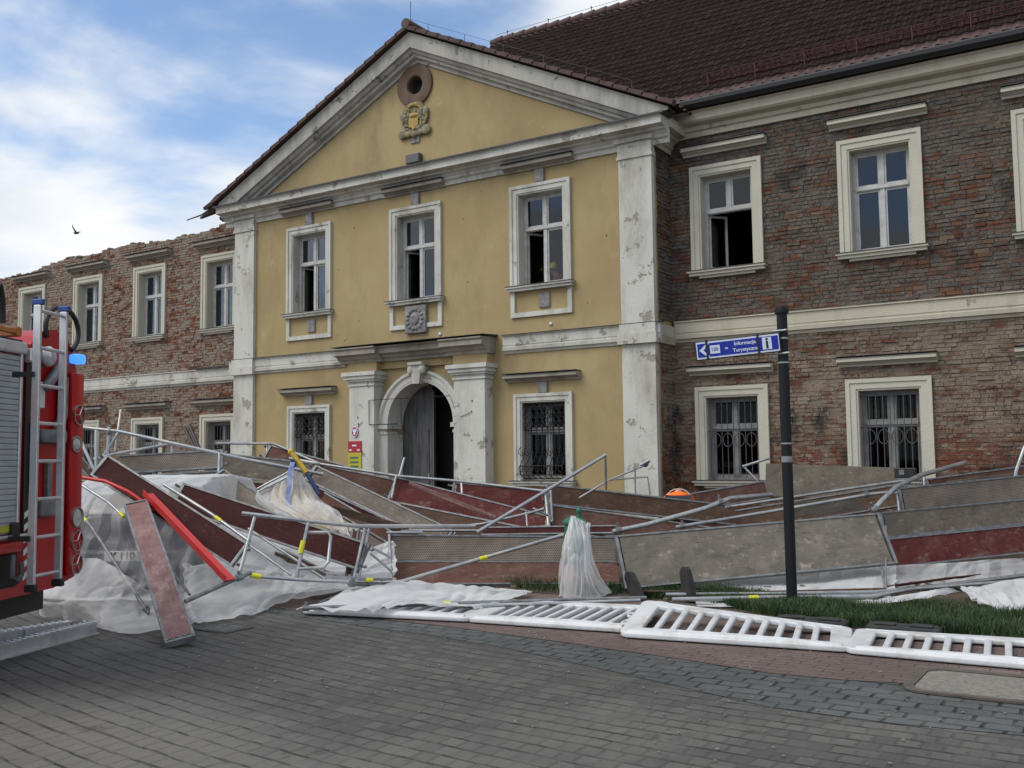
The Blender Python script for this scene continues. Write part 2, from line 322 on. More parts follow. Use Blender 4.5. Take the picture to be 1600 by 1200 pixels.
M['cream'] = white_plaster('cream_plaster', (.50, .465, .375), (.30, .26, .19), .52, (.33, .29, .22), .66)
M['wingtrim'] = white_plaster('cream_window_surround', (.52, .50, .42), (.33, .30, .24), .58, (.30, .27, .22), .70)
M['greytrim'] = white_plaster('grey_weathered_plaster', (.33, .305, .26), (.16, .145, .12), .46, (.42, .40, .36), .62)
M['rake'] = white_plaster('weathered_raking_cornice', (.47, .46, .42), (.22, .215, .20), .45, (.19, .185, .17), .60)
M['brickL'] = brick_wall('orange_brick_stripped', 'left'); M['brickR'] = brick_wall('brown_brick_stripped', 'right'); M['mortL'] = brick_wall('left_wing_mortar', 'left', True); M['mortR'] = brick_wall('right_wing_mortar', 'right', True)
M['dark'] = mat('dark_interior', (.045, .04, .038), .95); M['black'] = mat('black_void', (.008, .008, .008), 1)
M['curtain'] = noisy('net_curtain', (.34, .34, .33), (.22, .22, .22), 3, .9, bump=0, stretch=(10, 10, .3))
M['flash'] = noisy('dark_sheet_metal', (.035, .036, .04), (.06, .06, .065), 3, .5, .3)
M['gutter'] = mat('black_gutter', (.018, .019, .022), .45)
M['stone'] = noisy('brown_stone_ring', (.15, .098, .062), (.09, .06, .042), 5, .8, stretch=(1, 1, .3), bump=.01)
M['relief'] = noisy('grey_relief_stone', (.30, .29, .29), (.17, .165, .17), 9, .9, bump=.02)
M['paintd'] = noisy('dirty_grey_window_paint', (.27, .27, .27), (.17, .17, .17), 6, .6, bump=.001); M['paint'] = noisy('white_window_paint', (.50, .50, .49), (.36, .36, .35), 6, .5, bump=.001)
M['glass'] = glass('window_glass'); M['glassd'] = glass('dark_reflection_glass', (.3, .3, .3), .22)
M['iron'] = mat('wrought_iron', (.02, .02, .021), .55, .4)
M['irong'] = mat('grey_painted_iron', (.10, .105, .11), .55, .4)
M['doorw'] = noisy('dark_grey_door_wood', (.035, .035, .038), (.11, .11, .115), 2.5, .6, stretch=(5, 5, .6), bump=.004)
M['steel'] = noisy('galvanised_tube', (.42, .44, .46), (.30, .315, .33), 7, .42, .75, bump=.0005, stretch=(1, 1, 1), c3=(.50, .48, .44), s3=3)
M['steeld'] = noisy('dull_galvanised_steel', (.25, .26, .27), (.14, .145, .15), 9, .55, .5, bump=.001)
M['redply'] = ply('red_phenolic_board', (.090, .017, .019), (.120, .032, .031), (.165, .095, .080), .40, (.22, .175, .15), .56)
M['redgrey'] = ply('worn_red_board', (.085, .027, .022), (.115, .060, .047), (.155, .11, .088), .42)
M['brownply'] = ply('dark_red_brown_board', (.045, .011, .011), (.058, .016, .015), (.07, .024, .021), .5, (.10, .05, .042), .76)
M['greyply'] = ply('dusty_grey_board', (.115, .095, .078), (.165, .14, .115), (.22, .19, .16), .42, (.27, .24, .205), .56)
M['concply'] = ply('speckled_grey_panel', (.11, .098, .083), (.17, .15, .125), (.24, .215, .18), .45, (.09, .08, .07), .54)
M['brownw'] = ply('weathered_brown_board', (.060, .034, .024), (.10, .062, .043), (.145, .10, .075), .45, (.08, .06, .05), .6)
M['pink'] = ply('faded_pink_plank', (.17, .085, .085), (.24, .14, .135), (.33, .24, .225), .42, (.40, .31, .29), .52)
M['mesh'] = perf_mesh()
M['redpaint'] = mat('bright_red_steel', (.50, .02, .02), .38)
M['sheet'] = sheeting('milky_plastic_sheet', .56); M['sheetw'] = sheeting('white_tarpaulin', .10, (.82, .83, .84), (.70, .71, .73)); M['net'] = sheeting('clear_debris_sheet', .70)
M['plastic'] = noisy('white_barrier_plastic', (.60, .62, .64), (.52, .54, .56), 5, .38, bump=.0006, c3=(.42, .41, .38), s3=3.5)
M['rubber'] = noisy('black_rubber', (.016, .016, .017), (.035, .035, .036), 8, .75, bump=.002)
M['truckred'] = noisy('fire_engine_red', (.40, .008, .013), (.31, .008, .011), 2, .28, bump=0)
M['alu'] = noisy('brushed_aluminium', (.66, .67, .68), (.52, .53, .55), 6, .38, .7, bump=.0006)
M['shut'] = noisy('shutter_aluminium', (.44, .47, .50), (.36, .385, .41), 3, .45, .35, bump=.0004)
M['navy'] = mat('blue_plastic_cap', (.02, .05, .22), .4)
M['yellowp'] = mat('yellow_plastic', (.62, .60, .02), .5); M['yellowt'] = noisy('yellow_steel_tube', (.55, .36, .02), (.40, .26, .03), 8, .5)
M['bluet'] = mat('dark_blue_tube', (.01, .03, .11), .5); M['bluestrap'] = noisy('faded_blue_strap', (.10, .16, .40), (.30, .34, .45), 9, .8)
M['orange'] = mat('hi_vis_orange', (.95, .16, .01), .75); M['skin'] = mat('skin', (.45, .25, .18), .6); M['navycloth'] = mat('dark_work_trousers', (.02, .022, .03), .9)
M['hatyel'] = mat('yellow_helmet', (.75, .55, .03), .35); M['refl'] = mat('reflective_tape', (.6, .62, .6), .35)
M['green'] = mat('green_bin_metal', (.012, .12, .075), .45); M['pole'] = mat('black_painted_pole', (.008, .009, .011), .6, spec=.25)
M['signblue'] = mat('blue_sign_face', (.004, .018, .30), .4); M['signwhite'] = mat('white_lettering', (.62, .68, .80), .5)
M['signred'] = mat('red_sign_face', (.33, .012, .02), .45); M['signyel'] = mat('yellow_sign_face', (.42, .36, .02), .45)
M['amber'] = mat('amber_lens', (.75, .33, .03), .3); M['redlens'] = mat('red_lens', (.30, .004, .006), .2); M['chrome'] = mat('bright_trim', (.55, .52, .5), .3, .9)
M['clearlens'] = mat('clear_lens', (.5, .52, .52), .15, .3)
M['hose'] = mat('black_hose', (.01, .01, .01), .5); M['carpaint'] = mat('silver_grey_car_paint', (.16, .175, .20), .3, .4); M['carglass'] = mat('dark_car_glass', (.012, .014, .018), .1)
M['plate'] = mat('number_plate_white', (.7, .7, .68), .4); M['blackp'] = mat('black_plastic', (.013, .013, .014), .5)
M['orangew'] = noisy('orange_ladder_wood', (.40, .15, .03), (.28, .10, .02), 6, .6)
mb_ = mat('blue_beacon', (.05, .15, .9), .2); mb_.node_tree.nodes['Principled BSDF'].inputs['Emission Color'].default_value = (.05, .25, 1, 1); mb_.node_tree.nodes['Principled BSDF'].inputs['Emission Strength'].default_value = 1.0; M['beacon'] = mb_
def tile_mat():
    m = mat('dark_red_roof_tiles', (.09, .035, .03), .75, spec=.3); t = NT(m)
    c = t.ramp(t.noise(3.6, 8, .7), [(.3, (.055, .032, .029)), (.55, (.090, .056, .050)), (.75, (.145, .102, .092))])
    c = t.mix(t.mask(t.noise(1.0, 7, .7), .58, .72), c, (.075, .05, .045)); t.col(c); t.bump(t.noise(40, 4), .003); return m
M['tile'] = tile_mat(); M['snow'] = mat('red_snow_guard', (.095, .020, .028), .7)
M['soil'] = noisy('dark_soil', (.045, .035, .022), (.08, .06, .04), 3, 1, bump=.03)
M['wood'] = noisy('charred_old_timber', (.03, .022, .018), (.07, .05, .04), 6, .9, bump=.01, stretch=(.4, 4, 4))
M['street'] = pavers('grey_street_pavers', .125, .15, (.074, .072, .069), (.118, .114, .107), (.020, .019, .018), .0125, cross=.28, curve=.018, wob=.055)
M['redpav'] = pavers('faded_red_pavers', .21, .10, (.120, .088, .080), (.158, .118, .108), (.045, .038, .034), .006, cross=.6)
M['graypav'] = pavers('blue_grey_pavers', .22, .15, (.074, .079, .080), (.108, .112, .111), (.020, .021, .019), .012, cross=1.0, wob=.05)
M['manhole'] = noisy('grey_concrete_lid', (.24, .23, .20), (.14, .135, .12), 30, .95, bump=.006)
# ------------------------------------------------------------------ ground
def flat(pts, z, sub=None):
    mb = MB(); mb.add([(x, y, z) for x, y in pts], [tuple(range(len(pts)))]); return mb
tag(flat([(-900,-300),(900,-300),(900,1500),(-900,1500)], 0).build('street', M['street']), None, None, kind='structure')
tag(flat([(-40,7.9),(-14,8.25),(-10,8.2),(-8.1,7.85),(-5.6,7.75),(-4.9,7.66),(-3.2,7.42),(-2.37,7.25),(-1.9,7.28),(-1.42,7.4),(6,7.4),(6,17.4),(-40,17.4)], .008).build('red_pavement', M['redpav']), None, None, kind='structure')
tag(flat([(-40,7.6),(-14,7.95),(-9.5,7.75),(-8.1,7.62),(-6.5,7.4),(-5.6,7.32),(-4.54,7.12),(-3.4,6.75),(-2.08,6.3),(-1.3,6.28),(-.63,6.38),(4,6.6),(6,7.6),(6,7.45),(-1.42,7.45),(-1.9,7.33),(-2.37,7.3),(-3.2,7.47),(-4.9,7.71),(-5.6,7.80),(-8.1,7.90),(-10,8.25),(-14,8.3),(-40,7.95)], .004).build('grey_pavement_border', M['graypav']), None, None, kind='structure')
lawn_front = [(-10.5,10.9),(-7,10.6),(-6.2,10.15),(-4.6,10.3),(-3.9,10.15),(-3.2,9.75),(-2.25,9.45),(-1.5,9.5),(-.9,9.6),(.5,9.75),(3,9.9)]
mb = MB(); G = []
for j in range(26):
    row = []
    for (x, y) in [(-10.5+.27*i, None) for i in range(51)]:
        for k in range(len(lawn_front)-1):
            if lawn_front[k][0] <= x <= lawn_front[k+1][0]:
                a, b = lawn_front[k], lawn_front[k+1]; y0 = a[1]+(b[1]-a[1])*(x-a[0])/(b[0]-a[0])
        if x > 3: y0 = 9.9
        y = y0+(17.3-y0)*(j/25)**1.5
        row.append(Vector((x, y,   .012+.008*min(1, j/3)+.01*mnoise.noise(Vector((x*1.2, y*1.2, 0))))))
    G.append(row)
mb.grid(G); tag(mb.build('lawn_soil', M['soil'], smooth='all'), None, None, kind='structure')
def front_y(x):
    for k in range(len(lawn_front)-1):
        if lawn_front[k][0] <= x <= lawn_front[k+1][0]:
            a, b = lawn_front[k], lawn_front[k+1]; return a[1]+(b[1]-a[1])*(x-a[0])/(b[0]-a[0])
    return 10
gm = mat('grass_blades', (.04, .10, .02), .6); t = NT(gm); t.col(t.ramp(t.noise(2.5, 5), [(.3, (.012, .030, .007)), (.5, (.028, .062, .014)), (.7, (.06, .09, .03))]))
mb = MB(); rnd = random.Random(3)
def blade(x, y, z, h):
    a = rnd.uniform(0, PI); wd = rnd.uniform(.003, .006); lx, ly = rnd.gauss(0, .35)*h, rnd.gauss(0, .35)*h
    cx, sx_ = math.cos(a)*wd, math.sin(a)*wd
    mb.v += [Vector((x-cx, y-sx_, z)), Vector((x+cx, y+sx_, z)), Vector((x+cx*.6+lx*.4, y+sx_*.6+ly*.4, z+h*.6)), Vector((x-cx*.6+lx*.4, y-sx_*.6+ly*.4, z+h*.6)), Vector((x+lx, y+ly, z+h))]
    k = len(mb.v)-5; mb.f += [(k, k+1, k+2, k+3), (k+3, k+2, k+4)]; mb.mi += [0, 0]
for i in range(120000):
    if i % 24 == 0: x = rnd.uniform(-7.0, -5.2)
    else: x = rnd.uniform(-4.9, 1.2)
    y = front_y(x)+abs(rnd.gauss(0, .75))-.05 if rnd.random() < .8 else front_y(x)+rnd.uniform(0, 4)
    if y > 11.0+max(0, (x+3.2))*.38: continue
    dens = mnoise.noise(Vector((x*1.1, y*1.1, 3)))
    bare = 1 if (x > -1.7 and y > 10.6) else 0
    if rnd.random() > .9+dens-.45*bare: continue
    if y < front_y(x)+.04+.05*mnoise.noise(Vector((x*4, 0, 5))): continue
    blade(x, y, .015, rnd.uniform(.04, .12)*(1+.5*dens)*(1.15 if y < front_y(x)+1 else .8))
tag(mb.build('grass', gm, fix=False), 'short green lawn grass around the foot of the black sign pole', 'grass', kind='stuff')
# fallen plaster crumbs and dust on pavement
mb = MB()
for i in range(900):
    x = rnd.uniform(-9.5, 1); y = rnd.choice([rnd.uniform(7.6, 13), rnd.uniform(5, 9)]); s = rnd.uniform(.004, .012)*(1.8 if y > 9.5 else 1)
    bm = bmesh.new(); bmesh.ops.create_icosphere(bm, subdivisions=1, radius=s)
    for q in bm.verts: q.co = Vector((q.co.x*rnd.uniform(.7, 1.6), q.co.y*rnd.uniform(.7, 1.4), q.co.z*.6))+Vector((x, y, .012))
    mb.bm(bm)
tag(mb.build('rubble_crumbs', M['manhole'], fix=False), 'small pale plaster crumbs scattered over the paving', 'rubble', kind='stuff')
# ------------------------------------------------------------------ building
bld = thing('historic_building', 'two storey old school palace with yellow gabled entrance front and stripped brick wings', 'building', (-13.64, 17.5, 0))
def wall(name, x0, x1, z0, z1, Y, th, holes, m, extra=None):
    xs = sorted({x0, x1}|{h[0] for h in holes}|{h[1] for h in holes}); zs = sorted({z0, z1}|{h[2] for h in holes}|{h[3] for h in holes})
    mb = MB(); inside = lambda x, z: any(h[0] < x < h[1] and h[2] < z < h[3] for h in holes)
    S = [[not inside((xs[i]+xs[i+1])/2, (zs[j]+zs[j+1])/2) for j in range(len(zs)-1)] for i in range(len(xs)-1)]
    g = lambda i, j: 0 <= i < len(xs)-1 and 0 <= j < len(zs)-1 and S[i][j]
    for i in range(len(xs)-1):
        for j in range(len(zs)-1):
            if not S[i][j]: continue
            a, b, c, d = xs[i], xs[i+1], zs[j], zs[j+1]; y0, y1 = Y, Y+th
            mb.add([(a,y0,c),(b,y0,c),(b,y0,d),(a,y0,d)], [(0,1,2,3)]); mb.add([(a,y1,c),(b,y1,c),(b,y1,d),(a,y1,d)], [(3,2,1,0)])
            if not g(i-1, j): mb.add([(a,y0,c),(a,y1,c),(a,y1,d),(a,y0,d)], [(3,2,1,0)])
            if not g(i+1, j): mb.add([(b,y0,c),(b,y1,c),(b,y1,d),(b,y0,d)], [(0,1,2,3)])
            if not g(i, j-1): mb.add([(a,y0,c),(b,y0,c),(b,y1,c),(a,y1,c)], [(3,2,1,0)])
            if not g(i, j+1): mb.add([(a,y0,d),(b,y0,d),(b,y1,d),(a,y1,d)], [(0,1,2,3)])
    if extra: extra(mb)
    return mb.build(name, m, bld, fix=False)
TOPS = [(-35.5, 7.8), (-31.8, 7.82), (-29.6, 7.86), (-29.0, 8.02), (-28.2, 8.08), (-26.9, 8.02), (-25.4, 8.12), (-23.1, 8.03), (-21.6, 8.10), (-20.4, 8.2), (-19.4, 8.42)]
def TOPZ(x):
    for k in range(len(TOPS)-1):
        if TOPS[k][0] <= x <= TOPS[k+1][0]: a, b = TOPS[k], TOPS[k+1]; h = a[1]+(b[1]-a[1])*(x-a[0])/(b[0]-a[0]); break
    else: h = 7.9
    return h+.10*mnoise.noise(Vector((x*1.7, 0, 2)))+.06*mnoise.noise(Vector((x*6, 0, 2)))
def brickbox(mb, tone, rg, x0, x1, y0, y1, z0, z1, tv):
    j = lambda a: rg.uniform(-a, a); yy = [y0+j(.004) for _ in range(4)]
    mb.add([(x0+j(.006), yy[0], z0+j(.005)), (x1+j(.006), yy[1], z0+j(.005)), (x1+j(.006), yy[2], z1+j(.005)), (x0+j(.006), yy[3], z1+j(.005)), (x0, y1, z0), (x1, y1, z0), (x1, y1, z1), (x0, y1, z1)], [(0,1,2,3), (1,5,6,2), (3,2,6,7), (4,0,3,7), (4,5,1,0)]); tone += [tv]*5
def set_tone(o, tone):
    at_ = o.data.attributes.new('tone', 'FLOAT', 'FACE'); at_.data.foreach_set('value', tone)
def bricks(name, x0, x1, z0, z1, wins, m, seed, top=None):
    rg = random.Random(seed); mb = MB(); tone = []; z = z0
    while z < z1:
        h = .062+rg.uniform(-.006, .006); x = x0-rg.uniform(0, .2); drift = rg.uniform(-.004, .004)
        while x < x1:
            wd = rg.choice([.25, .25, .12, .25, .12, .18]); a, b = max(x, x0)+.005, min(x+wd, x1)-.005; x += wd+rg.uniform(.0, .004)
            if b-a < .03: continue
            cx_ = (a+b)/2; zz = z+drift+.012*mnoise.noise(Vector((cx_*.8, z*.5, seed)))
            if top and zz+h > top(cx_): continue
            if any(abs(cx_-c) < .735+wd/2-.05 and (5.2 < zz+h/2 < 7.38 or 1.08 < zz+h/2 < 2.95) for c in wins):
                sp_ = [(c-.70, c+.70) for c in wins if abs(cx_-c) < .735+wd/2-.05][0]
                if a < sp_[0] < b: b = sp_[0]
                elif a < sp_[1] < b: a = sp_[1]
                else: continue
                if b-a < .03: continue
            if 3.90 < zz < 4.12: continue
            n_ = mnoise.noise(Vector((cx_*1.3, zz*2, seed))); q = rg.random()
            if q < .05: continue
            pr = .008+.011*rg.random()+.010*n_+(.014 if q > .94 else 0)
            brickbox(mb, tone, rg, a, b, WY-max(.004, pr), WY+.01, zz, zz+h, min(1, max(0, rg.gauss(.5, .28))))
        z += .075+rg.uniform(-.001, .001)
    o = mb.build(name, m, bld, fix=False); set_tone(o, tone); return o
PY, WY = 17.5, 18.3; CX = -13.64
PW = [-16.94, -13.64, -10.34]; RWX = [-6.58, -3.69, -.80, 2.09]; LWX = [-21.06, -24.02, -26.94, -29.88, -32.8]
UO = (5.24, 7.20)
ph = [(c-.54, c+.54, *UO) for c in PW]+[(c-.52, c+.52, 1.16, 2.78) for c in (PW[0]+.02, PW[2]+.01)]
# arched doorway opening, filled round the arch with a plaster spandrel
DX = -13.45; DR = .93; DZ = 2.42
ph += [(DX-DR, DX+DR, 0, DZ+DR)]
def spandrel(mb, y0=PY, y1=PY+.6):
    n = 14
    for s in (-1, 1):
        for i in range(n):
            a, b = PI/2*i/n, PI/2*(i+1)/n
            p, q = (DX+s*DR*math.cos(a), DZ+DR*math.sin(a)), (DX+s*DR*math.cos(b), DZ+DR*math.sin(b))
            c = (DX+s*DR, DZ+DR)
            mb.add([(p[0],y0,p[1]),(q[0],y0,q[1]),(c[0],y0,c[1])], [(0,1,2) if s > 0 else (2,1,0)])
            mb.add([(p[0],y0,p[1]),(q[0],y0,q[1]),(q[0],y1,q[1]),(p[0],y1,p[1])], [(0,1,2,3)])
def gable(mb):
    n = 40; th = .45; r = .20; oc = (CX, 10.22)
    tri = [(-19.48, 8.0), (-7.78, 8.0), (-7.78, 8.35), (CX, 11.2), (-19.48, 8.35)]
    for i in range(n):                                   # gable face with a round hole for the oculus
        a, b = 2*PI*i/n, 2*PI*(i+1)/n
        def ray(t_):
            d_ = (math.cos(t_), math.sin(t_)); best = 1e9
            for k in range(5):
                p, q = tri[k], tri[(k+1) % 5]; ex, ez = q[0]-p[0], q[1]-p[1]; den = d_[0]*ez-d_[1]*ex
                if abs(den) < 1e-9: continue
                tt = ((p[0]-oc[0])*ez-(p[1]-oc[1])*ex)/den; uu = ((p[0]-oc[0])*d_[1]-(p[1]-oc[1])*d_[0])/den
                if tt > 0 and -1e-6 <= uu <= 1+1e-6: best = min(best, tt)
            return (oc[0]+d_[0]*best, oc[1]+d_[1]*best)
        A, B = ray(a), ray(b); i0 = (oc[0]+r*math.cos(a), oc[1]+r*math.sin(a)); i1 = (oc[0]+r*math.cos(b), oc[1]+r*math.sin(b))
        cor = [c_ for c_ in tri if min(abs(math.remainder(math.atan2(c_[1]-oc[1], c_[0]-oc[0])-a, 2*PI)), 9) < 2*PI/n and 0 < (math.atan2(c_[1]-oc[1], c_[0]-oc[0])-a) % (2*PI) < 2*PI/n]
        cor.sort(key=lambda c_: (math.atan2(c_[1]-oc[1], c_[0]-oc[0])-a) % (2*PI))
        poly = [i0, A]+cor+[B, i1]
        mb.add([(x, PY, z) for x, z in poly], [tuple(range(len(poly)))])
        mb.add([(x, y, z) for y in (PY, PY+th) for x, z in (i0, i1)], [(0,1,3,2)])
wall('portico_wall', -19.48, -7.78, 0, 8.0, PY, .5, ph, M['yellow'], lambda mb: (spandrel(mb), gable(mb), mb.box(-7.80, -7.775, PY+.02, WY+.1, 0, 7.98) and mb.box(-19.49, -19.47, PY+.02, WY+.1, 0, 7.98)))
wall('right_brick_wall', -7.79, 5, 0, 8.42, WY, .55, [(c-.52, c+.52, 5.28, 7.17) for c in RWX]+[(c-.52, c+.52, 1.16, 2.76) for c in RWX], M['mortR'])
bricks('right_wall_brick_facing', -7.77, 5, 0, 7.99, RWX, M['brickR'], 31)
# brick patch where the plaster fell off the portico's right return and corner
rnd = random.Random(5)
for zz, zend in ((0, 3.8), (4.31, 7.7)):
  mb = MB(); tone = []
  while zz < zend:
    wj = .16+.07*mnoise.noise(Vector((0, 0, zz*1.3)))+rnd.uniform(-.02, .02)
    yb = WY-.80+wj
    while yb < WY-.01:
        ye = min(yb+rnd.choice([.12, .25]), WY-.004); mb.box(-7.79, -7.75+rnd.uniform(-.012, .012), yb, ye-.008, zz, zz+.066); tone += [rnd.random()]*6; yb = ye
    zz += .078
  set_tone(mb.build('exposed_brick_return', M['brickR'], bld, fix=False), tone)
# left wing: roofless, ragged top
def ragged(mb):
    r_ = random.Random(11); x = -35.5
    while x < -19.5:
        wd = r_.choice([.13, .26, .18]); h = TOPZ(x+wd/2)-.03; mb.box(x, min(x+wd, -19.49), WY+.0, WY+.5, 7.59, h)
        for _ in range(3):
            if r_.random() < .6:
                s = r_.uniform(.03, .07); xx = x+r_.uniform(0, wd); mb.box(xx, xx+s*r_.uniform(1, 3.2), WY+r_.uniform(0, .3), WY+.1+s+r_.uniform(0, .3), h, h+s*r_.uniform(.6, 1.1))
        x += wd
wall('left_brick_wall', -35.5, -19.49, 0, 7.6, WY, .55, [(c-.52, c+.52, 5.28, 7.15) for c in LWX]+[(c-.50, c+.50, 1.16, 2.72) for c in LWX], M['mortL'], ragged)
bricks('left_wall_brick_facing', -35.5, -19.5, 0, 8.6, LWX, M['brickL'], 37, top=TOPZ)
# remains of the corner above the left wing
mb = MB(); rnd = random.Random(9)
for k in range(12):
    z = 8.05+k*.077; mb.box(-20.25+.07*k+rnd.uniform(-.06, .06), -19.49, WY-.04, WY+.5, z, z+.072)
mb.build('ruined_brick_corner', M['brickR'], bld)
mb = MB()
for (x0, x1, y, z, dz, r) in [(-19.7,-20.75,17.35,8.36,-.16,.13),(-19.8,-20.55,17.2,8.42,-.10,.10),(-19.6,-21.05,17.5,8.34,-.14,.07),(-19.7,-21.5,17.4,8.28,-.10,.028),(-19.6,-20.6,17.8,8.2,-.02,.12),(-19.8,-20.3,17.3,8.55,-.02,.11),(-19.6,-20.3,17.6,8.1,-.05,.10)]:
    mb.tube([(x0, y, z), (x0*.6+x1*.4, y+.04, z+dz*.5+.03), (x1, y+.1, z+dz)], [r, r*.95, r*.55], 5)
mb.build('broken_eaves_timber', M['wood'], bld)
# interiors
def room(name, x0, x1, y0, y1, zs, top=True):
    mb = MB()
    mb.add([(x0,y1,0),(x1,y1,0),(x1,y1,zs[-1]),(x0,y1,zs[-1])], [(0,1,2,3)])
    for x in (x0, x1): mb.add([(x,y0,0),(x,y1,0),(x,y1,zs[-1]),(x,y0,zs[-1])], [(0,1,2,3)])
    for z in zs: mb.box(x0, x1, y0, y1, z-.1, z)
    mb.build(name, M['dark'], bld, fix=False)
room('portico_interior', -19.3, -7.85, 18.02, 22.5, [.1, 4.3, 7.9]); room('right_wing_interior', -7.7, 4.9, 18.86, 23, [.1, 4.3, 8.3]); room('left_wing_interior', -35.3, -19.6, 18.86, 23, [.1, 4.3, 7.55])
mb = MB(); mb.box(-19.3, -7.9, 18.0, 18.02, 8.3, 8.31)
# ---- mouldings
def mould(name, m, prof, x0, x1, parent=bld, ends=True):  # prof [(y,z)] closed
    return MB().extr([(x0, y, z) for y, z in prof], (x1-x0, 0, 0)).build(name, m, parent)
def trim(Y, z0, z1, steps):                              # stepped profile: (zfrac, projection)
    pts = [(Y+.02, z0)]
    for zf, pr in steps: pts.append((Y-pr, z0+(z1-z0)*zf))
    pts.append((Y+.02, z1)); return pts
stc = [(0, .03), (.12, .05), (.16, .09), (.34, .10), (.38, .05), (.44, .05), (.46, .065), (.93, .07), (.95, .10), (1, .10)]
mould('string_course', M['white'], trim(PY, 3.83, 4.22, stc), -19.7, -15.75); mould('string_course', M['white'], trim(PY, 3.83, 4.22, stc), -11.28, -7.66)
mould('string_course', M['cream'], trim(WY, 3.88, 4.30, stc), -7.70, 5); mould('string_course', M['white'], trim(WY, 3.76, 4.17, stc), -35.5, -19.72)
MB().extr([(-7.78, WY-.005, z) if 0 else (-7.80+pr_, PY-.02, z) for pr_, z in [(0,3.83),(.09,3.83),(.14,3.98),(.09,4.0),(.09,4.2),(0,4.22)]], (0, .80, 0)).build('string_course', M['cream'], bld)
mould('flashing', M['flash'], [(PY-.13, 4.222), (PY-.13, 4.232), (PY+.02, 4.25), (PY+.02, 4.222)], -19.72, -15.75); mould('flashing', M['flash'], [(PY-.13, 4.222), (PY-.13, 4.232), (PY+.02, 4.25), (PY+.02, 4.222)], -11.28, -7.6)
mould('slate_remnant', M['flash'], [(WY-.16, 4.175), (WY-.16, 4.20), (WY+.02, 4.25), (WY+.02, 4.175)], -21.9, -19.75)
corn = [(PY+.02, 7.72), (PY-.05, 7.72), (PY-.06, 7.80), (PY-.05, 7.81), (PY-.10, 7.84), (PY-.10, 7.88), (PY-.16, 7.94), (PY-.22, 7.96), (PY-.24, 8.00), (PY-.40, 8.02), (PY-.40, 8.15), (PY-.44, 8.18), (PY+.02, 8.19)]
mould('cornice', M['white'], corn, -19.88, -7.40)
mould('flashing', M['flash'], [(PY-.47, 8.18), (PY-.47, 8.215), (PY+.0, 8.30), (PY+.0, 8.19)], -19.95, -7.33)
# return of the cornice along the portico's right side
MB().extr([(-7.78+.02-(y-PY), PY-.05, z) for y, z in corn[1:]]+[(-7.8, PY-.05, 8.18)], (0, .9, 0)).build('cornice', M['cream'], bld)
wc = [(WY+.02, 7.98), (WY-.06, 7.98), (WY-.08, 8.08), (WY-.12, 8.10), (WY-.14, 8.17), (WY-.26, 8.21), (WY-.30, 8.25), (WY-.31, 8.38), (WY-.37, 8.42), (WY+.02, 8.44)]
mould('cornice', M['cream'], wc, -7.76, 5)
mould('gutter', M['gutter'], [(WY-.37, 8.46), (WY-.37, 8.60), (WY-.40, 8.60), (WY-.52, 8.60), (WY-.54, 8.57), (WY-.53, 8.50), (WY-.48, 8.45), (WY-.42, 8.44)], -7.55, 5)
# ---- pilasters
def pilaster(x0, x1, m=M['white'], Y=PY, pr=.09):
    mb = MB(); mb.box(x0, x1, Y-pr, Y+.05, 0, 3.83); mb.box(x0, x1, Y-pr, Y+.05, 4.22, 7.52)
    mb.box(x0-.03, x1+.03, Y-pr-.03, Y+.05, 7.52, 7.58); mb.box(x0-.01, x1+.01, Y-pr-.015, Y+.05, 7.582, 7.84)
    mb.box(x0-.06, x1+.06, Y-pr-.07, Y+.05, 7.842, 7.92); mb.box(x0-.06, x1+.06, Y-pr-.08, Y+.0, 3.822, 4.03); mb.box(x0-.03, x1+.03, Y-pr-.05, Y+.0, 4.03, 4.215)
    return mb.build('pilaster', m, bld)
pilaster(-19.50, -18.80); pilaster(-8.47, -7.76)
# ---- pediment
AX, AZ, HW, FZ = CX+.1, 11.33, 6.28, 8.30
sl = (AZ-FZ)/HW
for s in (-1, 1):
    prof = [(PY+.02, 0), (PY-.38, 0), (PY-.36, .05), (PY-.34, .34), (PY-.28, .36), (PY-.24, .42), (PY-.18, .44), (PY-.16, .50), (PY-.06, .53), (PY-.05, .60), (PY+.02, .60)]
    mb = MB(); n = len(prof); A = [(AX, y, AZ-v) for y, v in prof]; B = []
    for y, v in prof:
        x = AX+s*(HW-max(0, 0)); z = AZ-sl*HW-v
        if z < 8.20:                                     # die into the horizontal cornice
            x = AX+s*(AZ-v-8.20)/sl; z = 8.20
        B.append((x, y, z))
    mb.add(A+B, [(i, (i+1) % n, (i+1) % n+n, i+n) for i in range(n)]); mb.build('raking_cornice', M['rake'], bld)
    tri = [(AX+s*HW, PY-.38, AZ-sl*HW), (AX+s*(AZ-8.2)/sl, PY-.36, 8.20), (AX+s*HW, PY-.36, 8.20)]
